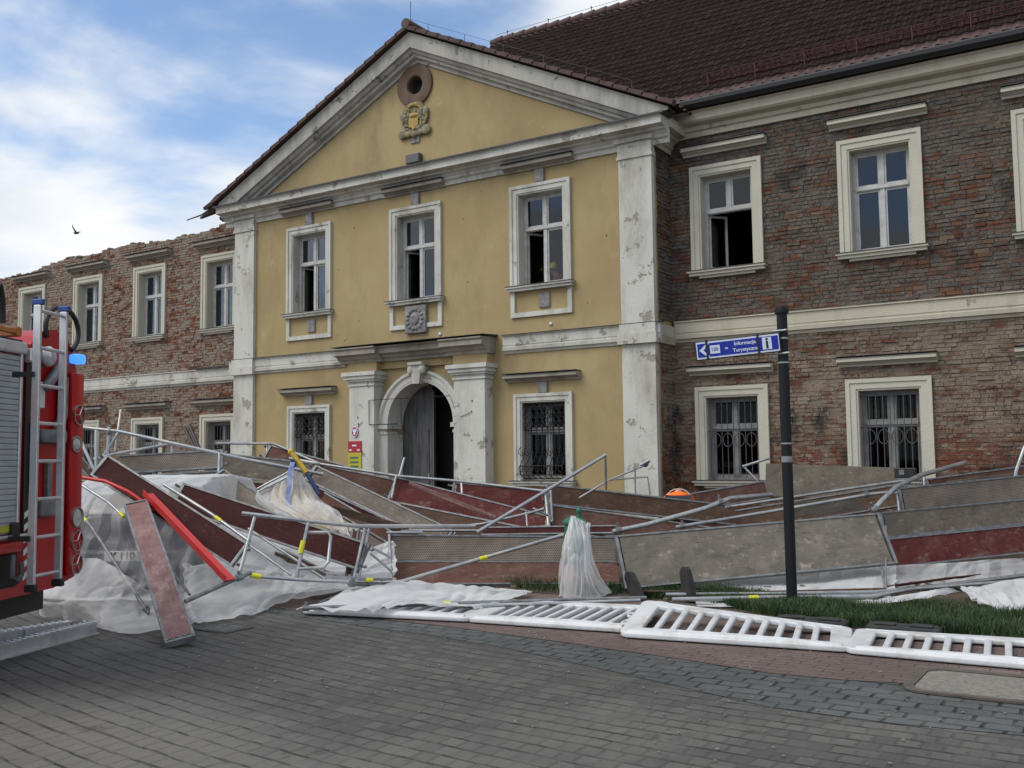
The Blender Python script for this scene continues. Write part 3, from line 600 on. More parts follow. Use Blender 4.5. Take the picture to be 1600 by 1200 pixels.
# ---- roof tiles
def tiles(name, o, ux, vy, wid, hgt, tw=.205, ch=.30, amp=.021, lift=.024, seg=6, parent=bld):
    o = Vector(o); ux = Vector(ux).normalized(); vy = Vector(vy).normalized(); nn = ux.cross(vy); nn = nn if nn.z > 0 else -nn
    nc = int(wid/tw*seg)+1; nr = int(hgt/ch)+1; v = []; f = []; r_ = random.Random(4)
    for k in range(nr):
        jit = [r_.gauss(0, .0035) for _ in range(int(wid/tw)+2)]
        for e_ in (0, 1):
            for j in range(nc):
                x = j*tw/seg; ph_ = 2*PI*x/tw
                h = amp*math.sin(ph_)+amp*.4*math.sin(2*ph_)+(lift if e_ == 0 else 0)+jit[int(x/tw)]
                vv = k*ch+(0 if e_ == 0 else ch+.03)-(.03 if e_ == 0 else 0)*(.5+.5*math.sin(ph_))
                v.append(o+ux*x+vy*min(vv, hgt)+nn*h)
        b = k*2*nc; f += [(b+j, b+j+1, b+nc+j+1, b+nc+j) for j in range(nc-1)]
        if k: 
            p_ = (k-1)*2*nc+nc
            f += [(p_+j, b+j, b+j+1, p_+j+1)[::-1] for j in range(nc-1)]
    mb = MB(); mb.v = v; mb.f = f; mb.mi = [0]*len(f); return mb.build(name, M['tile'], parent, smooth='all', fix=False)
RY, RZ = 23.0, 13.53; EY, EZ = 17.86, 8.62
vd = Vector((0, RY-EY, RZ-EZ)); tiles('main_roof', (-15.1, EY, EZ), (1,0,0), vd, 20.4, vd.length)
mb = MB(); mb.add([(-15.1,EY+.1,EZ),(5.3,EY+.1,EZ),(5.3,RY,RZ-.08),(-15.1,RY,RZ-.08),(-15.1,28,8.6),(5.3,28,8.6)], [(0,1,2,3),(3,2,5,4),(0,3,4)]); mb.build('roof_underlay', M['wood'], bld)
mb = MB(); x = -15.15
while x < 5.2: mb.tube([(x, RY, RZ+.03), (x+.40, RY, RZ+.055)], [.10, .12], 10); x += .37
mb.build('ridge_tiles', M['tile'], bld, smooth=True)
for s in (-1, 1):
    A = Vector((AX, PY-.46, AZ+.10)); E = Vector((AX+s*(HW+.12), PY-.46, AZ+.10-sl*(HW+.12))); dv_ = (A-E)
    if s < 0: tiles('portico_roof', E, (0,1,0), dv_, 4.0, dv_.length, seg=5)
    else: tiles('portico_roof', E, (0,1,0), dv_, 4.0, dv_.length, seg=5)
    # verge: bedding board and stepped verge tiles along the gable edge
    mb = MB(); nrm = Vector((-dv_.normalized().z*1, 0, dv_.normalized().x)); nrm = nrm if nrm.z > 0 else -nrm; k = 0
    while k*.34 < dv_.length-.1:
        a = E+dv_.normalized()*(k*.34-.03); b = a+dv_.normalized()*.37
        q = [a+nrm*.05+Vector((0,-.03,0)), b+nrm*.015+Vector((0,-.03,0)), b-nrm*.055+Vector((0,-.03,0)), a-nrm*.05+Vector((0,-.03,0))]
        mb.extr(q, (0, .16, 0)); k += 1
    mb.build('verge_tiles', M['tile'], bld)
MB().tube([(AX, PY-.5, AZ+.16), (AX, PY+3.4, AZ+.16)], .12, 10).build('ridge_tiles', M['tile'], bld, smooth=True)
# snow guard: small lattice along the eave
mb = MB(); dn = vd.normalized(); nn = Vector((0, -dn.z, dn.y)); x = -6.9; base = Vector((0, EY, EZ))+dn*.52
while x < 5:
    b = base+Vector((x, 0, 0)); mb.tube([b+nn*.04, b+nn*.25], .008, 4); x += .11
for h in (.07, .16, .25): mb.tube([base+Vector((-6.9, 0, 0))+nn*h, base+Vector((5, 0, 0))+nn*h], .009, 5)
x = -6.8
while x < 5: b = base+Vector((x, 0, 0)); mb.tube([b-dn*.18+nn*.05, b+nn*.25, b+dn*.2+nn*.04], .009, 5); x += .95
mb.build('snow_guard', M['snow'], bld)
mb = MB()
for i in range(7): x = -14.6+i*1.35; mb.tube([(x, RY, RZ+.1), (x, RY, RZ+.27)], .012, 4); mb.lathe([(.0, 0), (.03, .02), (.0, .05)], (x, RY, RZ+.25), 6)
mb.tube([(-15, RY, RZ+.25), (5, RY, RZ+.25)], .006, 4); 
mb.tube([(AX, PY-.3, AZ+.25), (AX, PY-.3, AZ+.75)], .01, 4)
for i in range(6): x = AX+.5+i*1.0; z = AZ+.12-sl*(x-AX); mb.tube([(x, PY-.3, z), (x, PY-.3, z+.2)], .008, 4)
mb.tube([(AX, PY-.3, AZ+.33), (AX+5.5, PY-.3, AZ+.33-sl*5.5)], .004, 4); mb.build('lightning_rods', M['irong'], bld)
# ---- oculus, crest, plaque
oc = MB(); prof = [(.20, .16), (.20, .0), (.23, -.04), (.44, -.07), (.50, -.05), (.50, .03)]
v = []; f = []; n = 40
for r, y in prof:
    for j in range(n): v.append((CX+r*math.cos(2*PI*j/n), PY+y, 10.22+r*math.sin(2*PI*j/n)))
for i in range(len(prof)-1):
    for j in range(n): f.append((i*n+j, i*n+(j+1) % n, (i+1)*n+(j+1) % n, (i+1)*n+j))
oc.add(v, f).build('oculus', M['stone'], bld, smooth=True)
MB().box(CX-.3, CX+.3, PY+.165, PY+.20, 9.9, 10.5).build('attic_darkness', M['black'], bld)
cm = noisy('gilded_crest_stone', (.36, .27, .10), (.13, .14, .12), 9, .7, bump=.02, c3=(.30, .30, .28), s3=7); cm2 = noisy('crest_gold', (.45, .32, .07), (.30, .21, .06), 14, .6, bump=.01)
mb = MB(); cz = 9.38
def blob(mb, x, y, z, rx, ry, rz, n=10):
    bm = bmesh.new(); bmesh.ops.create_uvsphere(bm, u_segments=n, v_segments=n//2+2, radius=1)
    for q in bm.verts: q.co = Vector((x+q.co.x*rx, y+q.co.y*ry, z+q.co.z*rz))
    mb.bm(bm)
pts = []
for i in range(33): a = 2*PI*i/32; pts.append((CX+.34*math.cos(a)*(1+.06*math.cos(5*a)), cz+.05+.36*math.sin(a)*(1+.04*math.cos(6*a))))
mb.extr([(x, PY-.05, z) for x, z in pts[:-1]], (0, .06, 0)); mb.tube([(x, PY-.05, z) for x, z in pts[:-1]], .035, 8, closed=True)
for s in (-1, 1):
    blob(mb, CX+s*.34, PY-.05, cz-.27, .13, .06, .12); blob(mb, CX+s*.32, PY-.05, cz+.16, .09, .05, .12); blob(mb, CX+s*.16, PY-.06, cz-.30, .10, .05, .08)
blob(mb, CX, PY-.06, cz-.32, .08, .05, .08); mb.build('crest_frame', cm, bld, smooth=True)
mb = MB()
for i in range(9): a = PI*(.15+.7*i/8); blob(mb, CX+.25*math.cos(a), PY-.08, cz+.10+.27*math.sin(a), .035, .03, .045, 8)
blob(mb, CX, PY-.06, cz+.12, .15, .05, .06); mb.extr([(CX-.13, PY-.09, cz+.05), (CX-.13, PY-.09, cz-.12), (CX, PY-.09, cz-.22), (CX+.13, PY-.09, cz-.12), (CX+.13, PY-.09, cz+.05)], (0, .05, 0)); mb.build('crest_shield', cm2, bld, smooth=True)
mb = MB(); r_ = random.Random(8)
for k in range(60):
    a = r_.uniform(0, 2*PI); rr_ = .31*math.sqrt(r_.random()); blob(mb, CX+rr_*math.cos(a), PY-.055, cz+.04+rr_*math.sin(a)*1.05, r_.uniform(.025, .06), .035, r_.uniform(.02, .07), 7)
mb.build('crest_foliage', cm, bld, smooth=True)
MB().cham(CX-.13, CX+.13, PY-.03, PY+.01, 8.86, 9.06, .01).build('crest_console', M['relief'], bld)
MB().cham(CX-.18, CX+.20, PY-.16, PY+.01, 8.36, 8.58, .02).build('dark_vent_stone', M['irong'], bld)
# ---- windows
rnd = random.Random(21)
def window(cx, z0, z1, Y, hw, fr, style, sill='sill', hood=True, hw_h=.83, openleaf=0, tm=M['wingtrim'], hz=None, curtain=False, grille=None, hm=None, keystone=False, apron=None):
    fx0, fx1, fz1 = cx-hw-fr, cx+hw+fr, z1+fr
    mb = MB()                                            # surround with stepped moulding
    for (a, b, pr) in ((0, fr*.35, .07), (fr*.35+.001, fr*.85, .05), (fr*.85+.001, fr, .03)):
        o0, o1 = fr-a, fr-b
        mb.box(cx-hw-o0, cx-hw-o1, Y-pr, Y+.01, z0, z1+o1); mb.box(cx+hw+o1, cx+hw+o0, Y-pr, Y+.01, z0, z1+o1); mb.box(cx-hw-o0, cx+hw+o0, Y-pr, Y+.01, z1+o1, z1+o0)
    mb.box(cx-hw-.004, cx-hw+.006, Y-.02, Y+.24, z0, z1); mb.box(cx+hw-.006, cx+hw+.004, Y-.02, Y+.24, z0, z1); mb.box(cx-hw, cx+hw, Y-.02, Y+.24, z1-.006, z1+.004)
    W = mb.build('window', tm, bld)
    yy = Y+.20; tz = z0+(z1-z0)*.63; s_ = MB(); g_ = MB()
    s_.box(cx-hw+.006, cx-hw+.065, yy, yy+.07, z0, z1-.006); s_.box(cx+hw-.065, cx+hw-.006, yy, yy+.07, z0, z1-.006)
    s_.box(cx-hw+.065, cx+hw-.065, yy, yy+.07, z1-.06, z1-.006); s_.box(cx-hw+.065, cx+hw-.065, yy, yy+.07, z0, z0+.06)
    s_.box(cx-hw+.065, cx+hw-.065, yy-.02, yy+.08, tz-.035, tz+.045); s_.box(cx-hw+.065, cx+hw-.065, yy-.035, yy-.02, tz-.02, tz+.015)
    s_.box(cx-.04, cx+.04, yy-.012, yy+.07, tz+.045, z1-.06)
    if openleaf != 2: s_.box(cx-.04, cx+.04, yy-.012, yy+.07, z0+.06, tz-.035)
    panes = [(cx-hw+.065, cx-.04, tz+.045, z1-.06), (cx+.04, cx+hw-.065, tz+.045, z1-.06)]
    low = [(cx-hw+.065, cx-.04, z0+.06, tz-.035), (cx+.04, cx+hw-.065, z0+.06, tz-.035)]
    if openleaf == 0: panes += low
    if openleaf == 1: panes.append(low[1])
    for a, b, c, d in panes:
        e = .035; s_.box(a, a+e, yy+.01, yy+.05, c, d); s_.box(b-e, b, yy+.01, yy+.05, c, d); s_.box(a+e, b-e, yy+.01, yy+.05, c, c+e); s_.box(a+e, b-e, yy+.01, yy+.05, d-e, d)
        g_.box(a+e, b-e, yy+.025, yy+.031, c+e, d-e)
    s_.build('sash', M['paintd'] if grille else M['paint'], W); g_.build('pane', M['glassd'] if grille else M['glass'], W)
    if openleaf:                                         # leaf swung inward on the left jamb
        a, b, c, d = low[0]; lf = MB(); gl = MB(); wd = b-a; e = .045
        lf.box(0, e, 0, .04, c, d); lf.box(wd-e, wd, 0, .04, c, d); lf.box(e, wd-e, 0, .04, c, c+e); lf.box(e, wd-e, 0, .04, d-e, d); gl.box(e, wd-e, .018, .022, c+e, d-e)
        Mx = Matrix.Translation((a, yy+.05, 0)) @ Matrix.Rotation(math.radians(58 if openleaf == 1 else 50), 4, 'Z')
        lf.xf(Mx).build('open_leaf', M['paint'], W); gl.xf(Mx).build('pane', M['glass'], W)
    if curtain:
        mb = MB(); G = []
        for k in range(2): G.append([Vector((cx-hw+.08+(2*hw-.16)*i/40, yy+.16+.025*math.sin(i*1.9)+.01*math.sin(i*.7), z0+.05 if k else z1-.05)) for i in range(41)])
        mb.grid(G).build('curtain', M['curtain'], W, smooth='all')
    if sill:
        mb = MB(); mb.box(fx0-.06, fx1+.06, Y-.17, Y+.2, z0-.05, z0-.012); mb.box(fx0-.03, fx1+.03, Y-.13, Y+.01, z0-.11, z0-.0505)
        if style == 'wing': mb.box(fx0+.16, fx1-.16, Y-.08, Y+.01, z0-.16, z0-.1105)
        mb.build('sill', tm, W); MB().box(fx0-.07, fx1+.07, Y-.185, Y+.2, z0-.0115, z0-.001).build('sill_flashing', M['flash'], W)
    if hood:
        z = hz; p = [(Y+.01, z), (Y-.05, z), (Y-.06, z+.035), (Y-.09, z+.045), (Y-.13, z+.07), (Y-.20, z+.08), (Y-.20, z+.13), (Y-.22, z+.15), (Y+.01, z+.17)]
        mould('hood', hm or tm, p, cx-hw_h, cx+hw_h, W)
        MB().box(cx-hw_h-.01, cx+hw_h+.01, Y-.235, Y+.01, z+.172, z+.182).build('hood_flashing', M['flash'], W)
    if keystone: MB().cham(cx-.10, cx+.12, Y-.07, Y+.01, fz1+.005, hz-.01, .015).build('keystone', M['relief'], W)
    if apron:
        zt = z0-.115; zb = z0-.66; f2 = .10; mb = MB()
        mb.box(fx0+.0, fx0+f2, Y-.05, Y+.01, zb, zt); mb.box(fx1-f2, fx1, Y-.05, Y+.01, zb, zt); mb.box(fx0+f2, fx1-f2, Y-.05, Y+.01, zb, zb+f2); mb.build('apron_frame', M['white'], W)
        if apron == 1: MB().cham(cx-.13+.08, cx+.13+.08, Y-.04, Y+.01, zb+.16, zt-.06, .02).build('carved_rosette', M['relief'], W)
        else:
            mb = MB(); 
            mb.cham(cx-.27, cx+.33, Y-.10, Y+.01, zb-.12, zt-.03, .03); cc = (cx+.03, (zb+zt)/2-.07)
            for k in range(14): a = 2*PI*k/14; blob(mb, cc[0]+.21*math.cos(a), Y-.11, cc[1]+.22*math.sin(a), .05, .03, .045, 8)
            blob(mb, cc[0], Y-.11, cc[1], .12, .04, .14); blob(mb, cc[0]-.03, Y-.13, cc[1]+.05, .05, .04, .05, 8); mb.build('carved_coat_of_arms', M['relief'], W, smooth=True)
    if grille == 'bars':
        mb = MB(); n = 9; y = Y+.06
        for i in range(n):
            x = cx-hw+.05+(2*hw-.10)*i/(n-1); mb.tube([(x, y, z0+.03), (x, y, z1-.04)], .0085, 5); mb.tube([(x-.03, y-.02, z0+.09), (x, y-.03, z0+.06), (x+.03, y-.02, z0+.09)], .007, 4)
        for z in (z0+.10, tz-.06, z1-.1): mb.tube([(cx-hw, y, z), (cx+hw, y, z)], .010, 4)
        for i in range((n-1)//2+0):
            x = cx-hw+.05+(2*hw-.10)*(2*i+1)/(n-1); mb.tube([(x+.095*math.cos(2*PI*k/16), y-.008, tz-.24+.13*math.sin(2*PI*k/16)) for k in range(16)], .008, 4, closed=True)
        mb.build('window_grille', M['irong'], W)
    if grille == 'ornate':
        mb = MB(); n = 8; y = Y+.05
        for i in range(n):
            x = cx-hw+.05+(2*hw-.10)*i/(n-1); u_ = (i-(n-1)/2)/((n-1)/2)
            mb.tube([(x, y, z1-.02), (x, y, z0+.62), (x*1+u_*.02, y-.05, z0+.50), (x+u_*.03, y-.20, z0+.30), (x+u_*.02, y-.20, z0+.12), (x, y-.05, z0+.04), (x, y, z0+.03)], .009, 5)
            for q in (0, 1, 2):
                zc = z1-.12-.17*q; mb.tube([(x+.05*math.cos(2*PI*k/10), y-.01, zc+.06*math.sin(2*PI*k/10)) for k in range(10)], .010, 4, closed=True)
            blob(mb, x, y-.02, z1-.52, .03, .02, .04, 6)
            mb.tube([(x, y-.16, z0+.50), (x-.04, y-.22, z0+.56), (x-.02, y-.25, z0+.64), (x+.02, y-.22, z0+.70)], .008, 4); mb.tube([(x, y-.16, z0+.50), (x+.05, y-.2, z0+.54), (x+.03, y-.22, z0+.60)], .008, 4)
            mb.tube([(x+.045*math.cos(2*PI*k/10), y-.22, z0+.24+.07*math.sin(2*PI*k/10)) for k in range(10)], .009, 4, closed=True)
        for z, o in ((z1-.04, 0), (z1-.58, 0), (z0+.04, 0), (z0+.30, -.20), (z0+.12, -.20)): mb.tube([(cx-hw+.01, y+o, z), (cx+hw-.01, y+o, z)], .011, 4)
        mb.build('window_grille', M['iron'], W)
    return W
for i, c in enumerate(PW): window(c, UO[0], UO[1], PY, .54, .20, 'portico', openleaf=1, tm=M['white'], hz=7.70, hw_h=.86, hm=M['greytrim'], keystone=True, apron=2 if i == 1 else 1)
for i, c in enumerate((PW[0]+.02, PW[2]+.01)): window(c, 1.16, 2.78, PY, .52, .18, 'gf', tm=M['white'], hz=3.21, hw_h=.88, hm=M['greytrim'], keystone=True, grille='ornate')
for i, c in enumerate(RWX):
    window(c, 5.28, 7.17, WY, .52, .21, 'wing', openleaf=2 if i == 0 else 0, hz=7.60, hw_h=.85)
    window(c, 1.16, 2.76, WY, .52, .21, 'wing', hz=3.20, hw_h=.84, grille='bars')
for i, c in enumerate(LWX):
    window(c, 5.28, 7.15, WY, .52, .20, 'wing', openleaf=0, hz=7.56, hw_h=.95, curtain=True, hm=M['greytrim'])
    window(c, 1.16, 2.72, WY, .50, .20, 'wing', hz=3.16, hw_h=.95, grille='bars', hm=M['greytrim'])
# ---- portal
for (x0, x1) in ((-15.36, -14.62), (-12.38, -11.58)):
    mb = MB(); mb.box(x0, x1, PY-.32, PY+.02, 0, 3.32); mb.box(x0-.03, x1+.03, PY-.35, PY+.02, 3.32, 3.36); mb.box(x0+.0, x1-.0, PY-.325, PY+.02, 3.361, 3.42)
    mb.box(x0-.05, x1+.05, PY-.38, PY+.02, 3.421, 3.47); mb.box(x0-.09, x1+.09, PY-.42, PY+.02, 3.471, 3.55); mb.box(x0-.13, x1+.13, PY-.46, PY+.02, 3.551, 3.64); mb.build('portal_pilaster', M['white'], bld)
mb = MB()                                                # inner piers, imposts and arch
for s in (-1, 1):
    xa, xb = DX+s*DR, DX+s*(DR+.24); x0, x1 = min(xa, xb), max(xa, xb)
    xr_ = DX+s*(DR-.006); mb.box(xr_-.006, xr_+.005, PY-.13, PY+.41, 0, 2.195)
    mb.box(x0, x1, PY-.14, PY+.02, 0, 2.32); mb.box(x0-.05, x1+.05, PY-.20, PY+.3, 2.321, 2.42); mb.box(x0-.02, x1+.02, PY-.16, PY+.2, 2.2, 2.26)
v = []; f = []; prof = [(DR-.012, .41), (DR-.012, -.15), (DR+.07, -.17), (DR+.08, -.12), (DR+.17, -.12), (DR+.19, -.17), (DR+.25, -.17), (DR+.25, .02)]; n = 28
for r, y in prof:
    for j in range(n+1): v.append((DX+r*math.cos(PI*j/n), PY+y, DZ+.003+r*math.sin(PI*j/n)))
for i in range(len(prof)-1):
    for j in range(n): f.append((i*(n+1)+j, i*(n+1)+j+1, (i+1)*(n+1)+j+1, (i+1)*(n+1)+j))
mb.add(v, f); mb.build('portal_arch', M['white'], bld)
mb = MB(); mb.extr([(DX-.09, PY-.28, DZ+DR-.05), (DX+.09, PY-.28, DZ+DR-.05), (DX+.15, PY-.28, DZ+DR+.36), (DX-.15, PY-.28, DZ+DR+.36)], (0, .3, 0)); mb.cham(DX-.20, DX+.20, PY-.33, PY, DZ+DR+.361, DZ+DR+.43, .01)
for s in (-1, 1): blob(mb, DX+s*.16, PY-.25, DZ+DR+.26, .09, .08, .12)
mb.build('keystone', M['white'], bld, smooth=True)
ent = lambda Y, k=0: [(Y+.3, 3.86), (Y-.06, 3.86), (Y-.08, 3.92), (Y-.14, 3.94), (Y-.18, 4.00), (Y-.30, 4.03), (Y-.30, 4.13), (Y-.34, 4.16), (Y-.34, 4.19), (Y+.3, 4.23)]
mould('portal_cornice', M['greytrim'], ent(PY-.24), -15.66, -14.42); mould('portal_cornice', M['greytrim'], ent(PY-.24), -12.62, -11.50); mould('portal_cornice', M['greytrim'], ent(PY-.12), -14.42, -12.62)
mb = MB(); mb.box(-15.40, -14.58, PY-.28, PY, 3.64, 3.861); mb.box(-12.42, -11.54, PY-.28, PY, 3.64, 3.861); mb.box(-14.58, -12.42, PY-.10, PY-.002, 3.70, 3.861); mb.build('portal_frieze', M['yellow'], bld)
mould('flashing', M['flash'], [(PY-.60, 4.224), (PY-.60, 4.232), (PY+.0, 4.27), (PY+.0, 4.224)], -15.74, -11.44)
# door: left leaf shut, right leaf open into the dark
dr = bpy.data.objects.new('entrance_door', None); sc.collection.objects.link(dr); dr.location = (DX, PY+.42, 0); dr.matrix_basis = Matrix.Translation((DX, PY+.42, 0)); dr.parent = bld; dr.matrix_parent_inverse = wm(bld).inverted()
xs_ = DX-.08
mb = MB(); pts = [(DX-DR+.01, .0)]+[(DX-(DR-.01)*math.cos(PI/2*k/14), DZ+(DR-.01)*math.sin(PI/2*k/14)) for k in range(15)]
pts = [p for p in pts if p[0] < xs_]+[(xs_, DZ+math.sqrt(DR**2-.09**2)-.01), (xs_, 0)]
mb.extr([(x, PY+.42, z) for x, z in pts], (0, .06, 0))
for x in (DX-DR+.16, DX-DR+.45, xs_-.1): mb.box(x-.02, x+.02, PY+.405, PY+.4195, .1, 2.3)
mb.build('door_leaf', M['doorw'], dr)
mb = MB(); mb.box(xs_+.001, xs_+.05, PY+.42, PY+.50, .0, 3.2); mb.build('door_post', M['irong'], dr)
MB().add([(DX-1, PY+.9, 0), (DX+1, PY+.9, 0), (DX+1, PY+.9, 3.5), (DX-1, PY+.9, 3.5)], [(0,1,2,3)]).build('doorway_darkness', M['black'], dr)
MB().tube([(xs_-.05, PY+.40, 1.15), (xs_-.05, PY+.36, 1.15), (xs_-.05, PY+.36, 1.30), (xs_-.05, PY+.40, 1.30)], .012, 6).build('door_handle', M['alu'], dr)
MB().tube([(DX-1.28, PY-.36, 2.98), (DX-1.28, PY-.36, 2.42), (DX-.45, PY-.36, 2.42)], .012, 6).tube([(DX-1.28, PY-.36, 2.98), (DX+1.0, PY-.36, 2.98)], .008, 5).tube([(DX-.35, PY-.36, 2.98), (DX-.35, PY-.36, 2.42)], .008, 5).build('loose_cable', M['iron'], bld)
# faint handprints of old sign fixings on the portal
mb = MB()
for x, z in ((-15.1, 2.6), (-15.1, 2.3), (-15.08, 2.45), (-11.9, 2.85), (-11.92, 2.62)): mb.lathe([(.0, 0), (.02, 0), (.02, .012), (0, .012)], (0, 0, 0), 6).xf(Matrix()) if 0 else mb.box(x-.012, x+.012, PY-.335, PY-.32, z-.02, z+.02)
mb.tube([(-15.1, PY-.33, 2.38), (-14.95, PY-.335, 2.50)], .006, 4); mb.tube([(-12.2, PY-.33, 2.52), (-11.95, PY-.335, 2.60)], .006, 4); mb.build('old_fixings', M['irong'], bld)
mb = MB(); rnd = random.Random(77)
for i in range(34):
    x = rnd.choice([rnd.uniform(-18.7, -15.8), rnd.uniform(-12.8, -8.6), rnd.uniform(-15.9, -11.3)]); z = rnd.choice([rnd.uniform(4.4, 5.0), rnd.uniform(7.3, 7.7), rnd.uniform(1.2, 3.7), rnd.uniform(5.3, 7.2)])
    if any(abs(x-c) < .85 for c in PW) or (abs(x-DX) < 2.2 and z < 4.4): continue
    q = rnd.uniform(.008, .018); mb.add([(x+q*math.cos(k*PI/3), PY-.003, z+q*math.sin(k*PI/3)) for k in range(6)], [tuple(range(6))])
mb.build('anchor_holes', M['black'], bld)
# outdoor wall lamp bulbs above string course
mb = MB(); blob(mb, -10.05, PY-.12, 4.36, .05, .05, .05); blob(mb, -12.75, PY-.30, 4.34, .05, .05, .05); mb.build('wall_spotlight', M['clearlens'], bld, smooth=True)
# portal signs (rest on the building)
sg = thing('office_sign', 'red and yellow office notice sign on the left portal pilaster', 'sign', (-15.18, PY-.34, 1.9))
MB().cham(-15.38, -14.98, PY-.345, PY-.325, 1.80, 2.06, .004).build('red_panel', M['signred'], sg)
MB().cham(-15.38, -14.98, PY-.345, PY-.325, 1.28, 1.795, .004).build('yellow_panel', M['signyel'], sg)
mb = MB()
for k in range(4): mb.box(-15.31, -15.07, PY-.350, PY-.3455, 1.66-.10*k, 1.70-.10*k)
mb.build('text_bars', M['green'], sg)
mb = MB(); mb.box(-15.25, -15.12, PY-.350, PY-.3455, 1.94, 1.975); mb.box(-15.35, -15.26, PY-.350, PY-.3455, 1.84, 1.87); mb.box(-15.10, -15.02, PY-.350, PY-.3455, 1.84, 1.87); mb.build('white_bars', M['signwhite'], sg)
em = thing('eagle_emblem', 'small oval red emblem with a white eagle above the office sign', 'emblem', (-15.18, PY-.34, 2.28))
mb = MB().extr([(-15.17+.085*math.cos(2*PI*k/24), PY-.35, 2.27+.115*math.sin(2*PI*k/24)) for k in range(24)], (0, .025, 0)); mb.build('oval_plate', M['signred'], em)
mb = MB().tube([(-15.17+.085*math.cos(2*PI*k/24), PY-.352, 2.27+.115*math.sin(2*PI*k/24)) for k in range(24)], .008, 5, closed=True); mb.build('rim', M['signwhite'], em)
e_ = [(0,.055),(.012,.075),(.025,.06),(.018,.035),(.04,.06),(.06,.06),(.055,.02),(.04,-.01),(.02,-.02),(.03,-.06),(.0,-.075)]
mb = MB().extr([(-15.17+x, PY-.358, 2.27+z) for x, z in e_+[(-x, z) for x, z in e_[::-1][1:-1]]], (0, .007, 0)); mb.build('eagle', M['signwhite'], em)
# ------------------------------------------------------------------ scaffold decks and tubes
INFO = []
def board(label, m, TL, TR, BL, name='scaffold_deck', cat='scaffold deck', group='fallen scaffold decks', th=.055, ends=(1, 1), rim=True, seam=None, mesh_top=None, hooks=True, wmax=None):
    a, b, c = W_(TL, .04), W_(TR, .04), W_(BL, .04)
    Mx = frameM(a, b-a, c-a); ln = (b-a).length; wd = (Mx.inverted() @ c).y
    if wmax: wd = min(wd, wmax)
    INFO.append((label[:40], round(ln, 2), round(wd, 2)))
    T = thing(name, label, cat, M=Mx, group=group)
    mb = MB(); e = .022 if rim else 0
    r_ = random.Random(len(INFO)); nx = 14                # slightly warped panel
    ph_ = r_.uniform(0, 6); top = []; bot = []
    for j in range(5):
        top.append([Vector((e+(ln-2*e)*i/nx, e+(wd-2*e)*j/4, .006*math.sin(i*.5+ph_)*math.sin(PI*j/4)+th*.5)) for i in range(nx+1)])
        bot.append([Vector((e+(ln-2*e)*i/nx, e+(wd-2*e)*j/4, .006*math.sin(i*.5+ph_)*math.sin(PI*j/4)-th*.5+.012)) for i in range(nx+1)])
    mb.grid(top); mb.grid([q[::-1] for q in bot])
    if not rim:
        for A, B in ((top[0], bot[0]), (top[-1], bot[-1]), ([q[0] for q in top], [q[0] for q in bot]), ([q[-1] for q in top], [q[-1] for q in bot])): mb.grid([A, B])
    pn = lchild(mb, 'panel', m, T)
    if rim:
        mb = MB(); mb.box(0, ln, 0, e, -th*.5, th*.5+.004); lchild(mb, 'edge_rail', M['steeld'], T)
        mb = MB(); mb.box(0, ln, wd-e, wd, -th*.5, th*.5+.004); lchild(mb, 'edge_rail', M['steeld'], T)
    for s_, on in zip((0, 1), ends):
        if not on: continue
        x = ln if s_ else 0; sg_ = 1 if s_ else -1
        mb = MB(); mb.box(min(x, x+sg_*.035), max(x, x+sg_*.035), .0, wd, -th*.55, th*.55)
        if hooks:
            for y in (.18, .82):
                mb.tube([(x+sg_*.02, wd*y, 0), (x+sg_*.075, wd*y, .01), (x+sg_*.10, wd*y, -.025), (x+sg_*.085, wd*y, -.06)], .016, 6)
        for q in range(5): mb.box(x-.012 if s_ else x-.006, x+.006 if s_ else x+.012, wd*(.1+.2*q)-.008, wd*(.1+.2*q)+.008, th*.55, th*.55+.006)
        lchild(mb, 'end_bracket', M['steeld'], T)
    if seam:
        mb = MB(); mb.box(ln*seam-.008, ln*seam+.008, 0, wd, th*.5-.001, th*.5+.009); lchild(mb, 'seam_strip', M['steeld'], T)
    return T
def W_(q, z=.095):                                     # keep resting pieces on the ground, not in it
    p = P(q[0], q[1], d=q[2]); return P(q[0], q[1], Z=z) if p.z < z else p
def tube(label, pts, r=.024, name='scaffold_tube', cat='scaffold tube', m=None, bands=(), clamps=(), group='loose scaffold tubes', flat_end=False):
    p = [W_(q) for q in pts]; T = thing(name, label, cat, loc=p[0], group=group)
    mb = MB().tube(p, r, 12); 
    mb.build('tube', m or M['steel'], T, smooth=True)
    seg = [(p[i+1]-p[i]).length for i in range(len(p)-1)]; tot = sum(seg); INFO.append((label[:40], round(tot, 2), 0))
    def at(f):
        s = f*tot
        for i, l in enumerate(seg):
            if s <= l or i == len(seg)-1: return p[i].lerp(p[i+1], s/l), (p[i+1]-p[i]).normalized()
            s -= l
    for f in bands:
        c, dr_ = at(f); MB().tube([c-dr_*.05, c+dr_*.05], r*1.12, 12).build('yellow_band', M['yellowp'], T, smooth=True)
    for f in clamps:
        c, dr_ = at(f); mb = MB(); mb.tube([c-dr_*.035, c+dr_*.035], r*1.5, 8); s_ = dr_.cross(Vector((0,0,1))).normalized(); u_ = s_.cross(dr_)
        mb.tube([c+s_*r*1.2, c+s_*r*2.6+u_*.01], .011, 6); mb.tube([c-s_*r*1.2-dr_*.01, c-s_*r*2.4-dr_*.01], .014, 6); mb.tube([c+u_*r*1.3, c+u_*r*3], .018, 6)
        mb.build('coupler', M['steeld'], T)
    return T
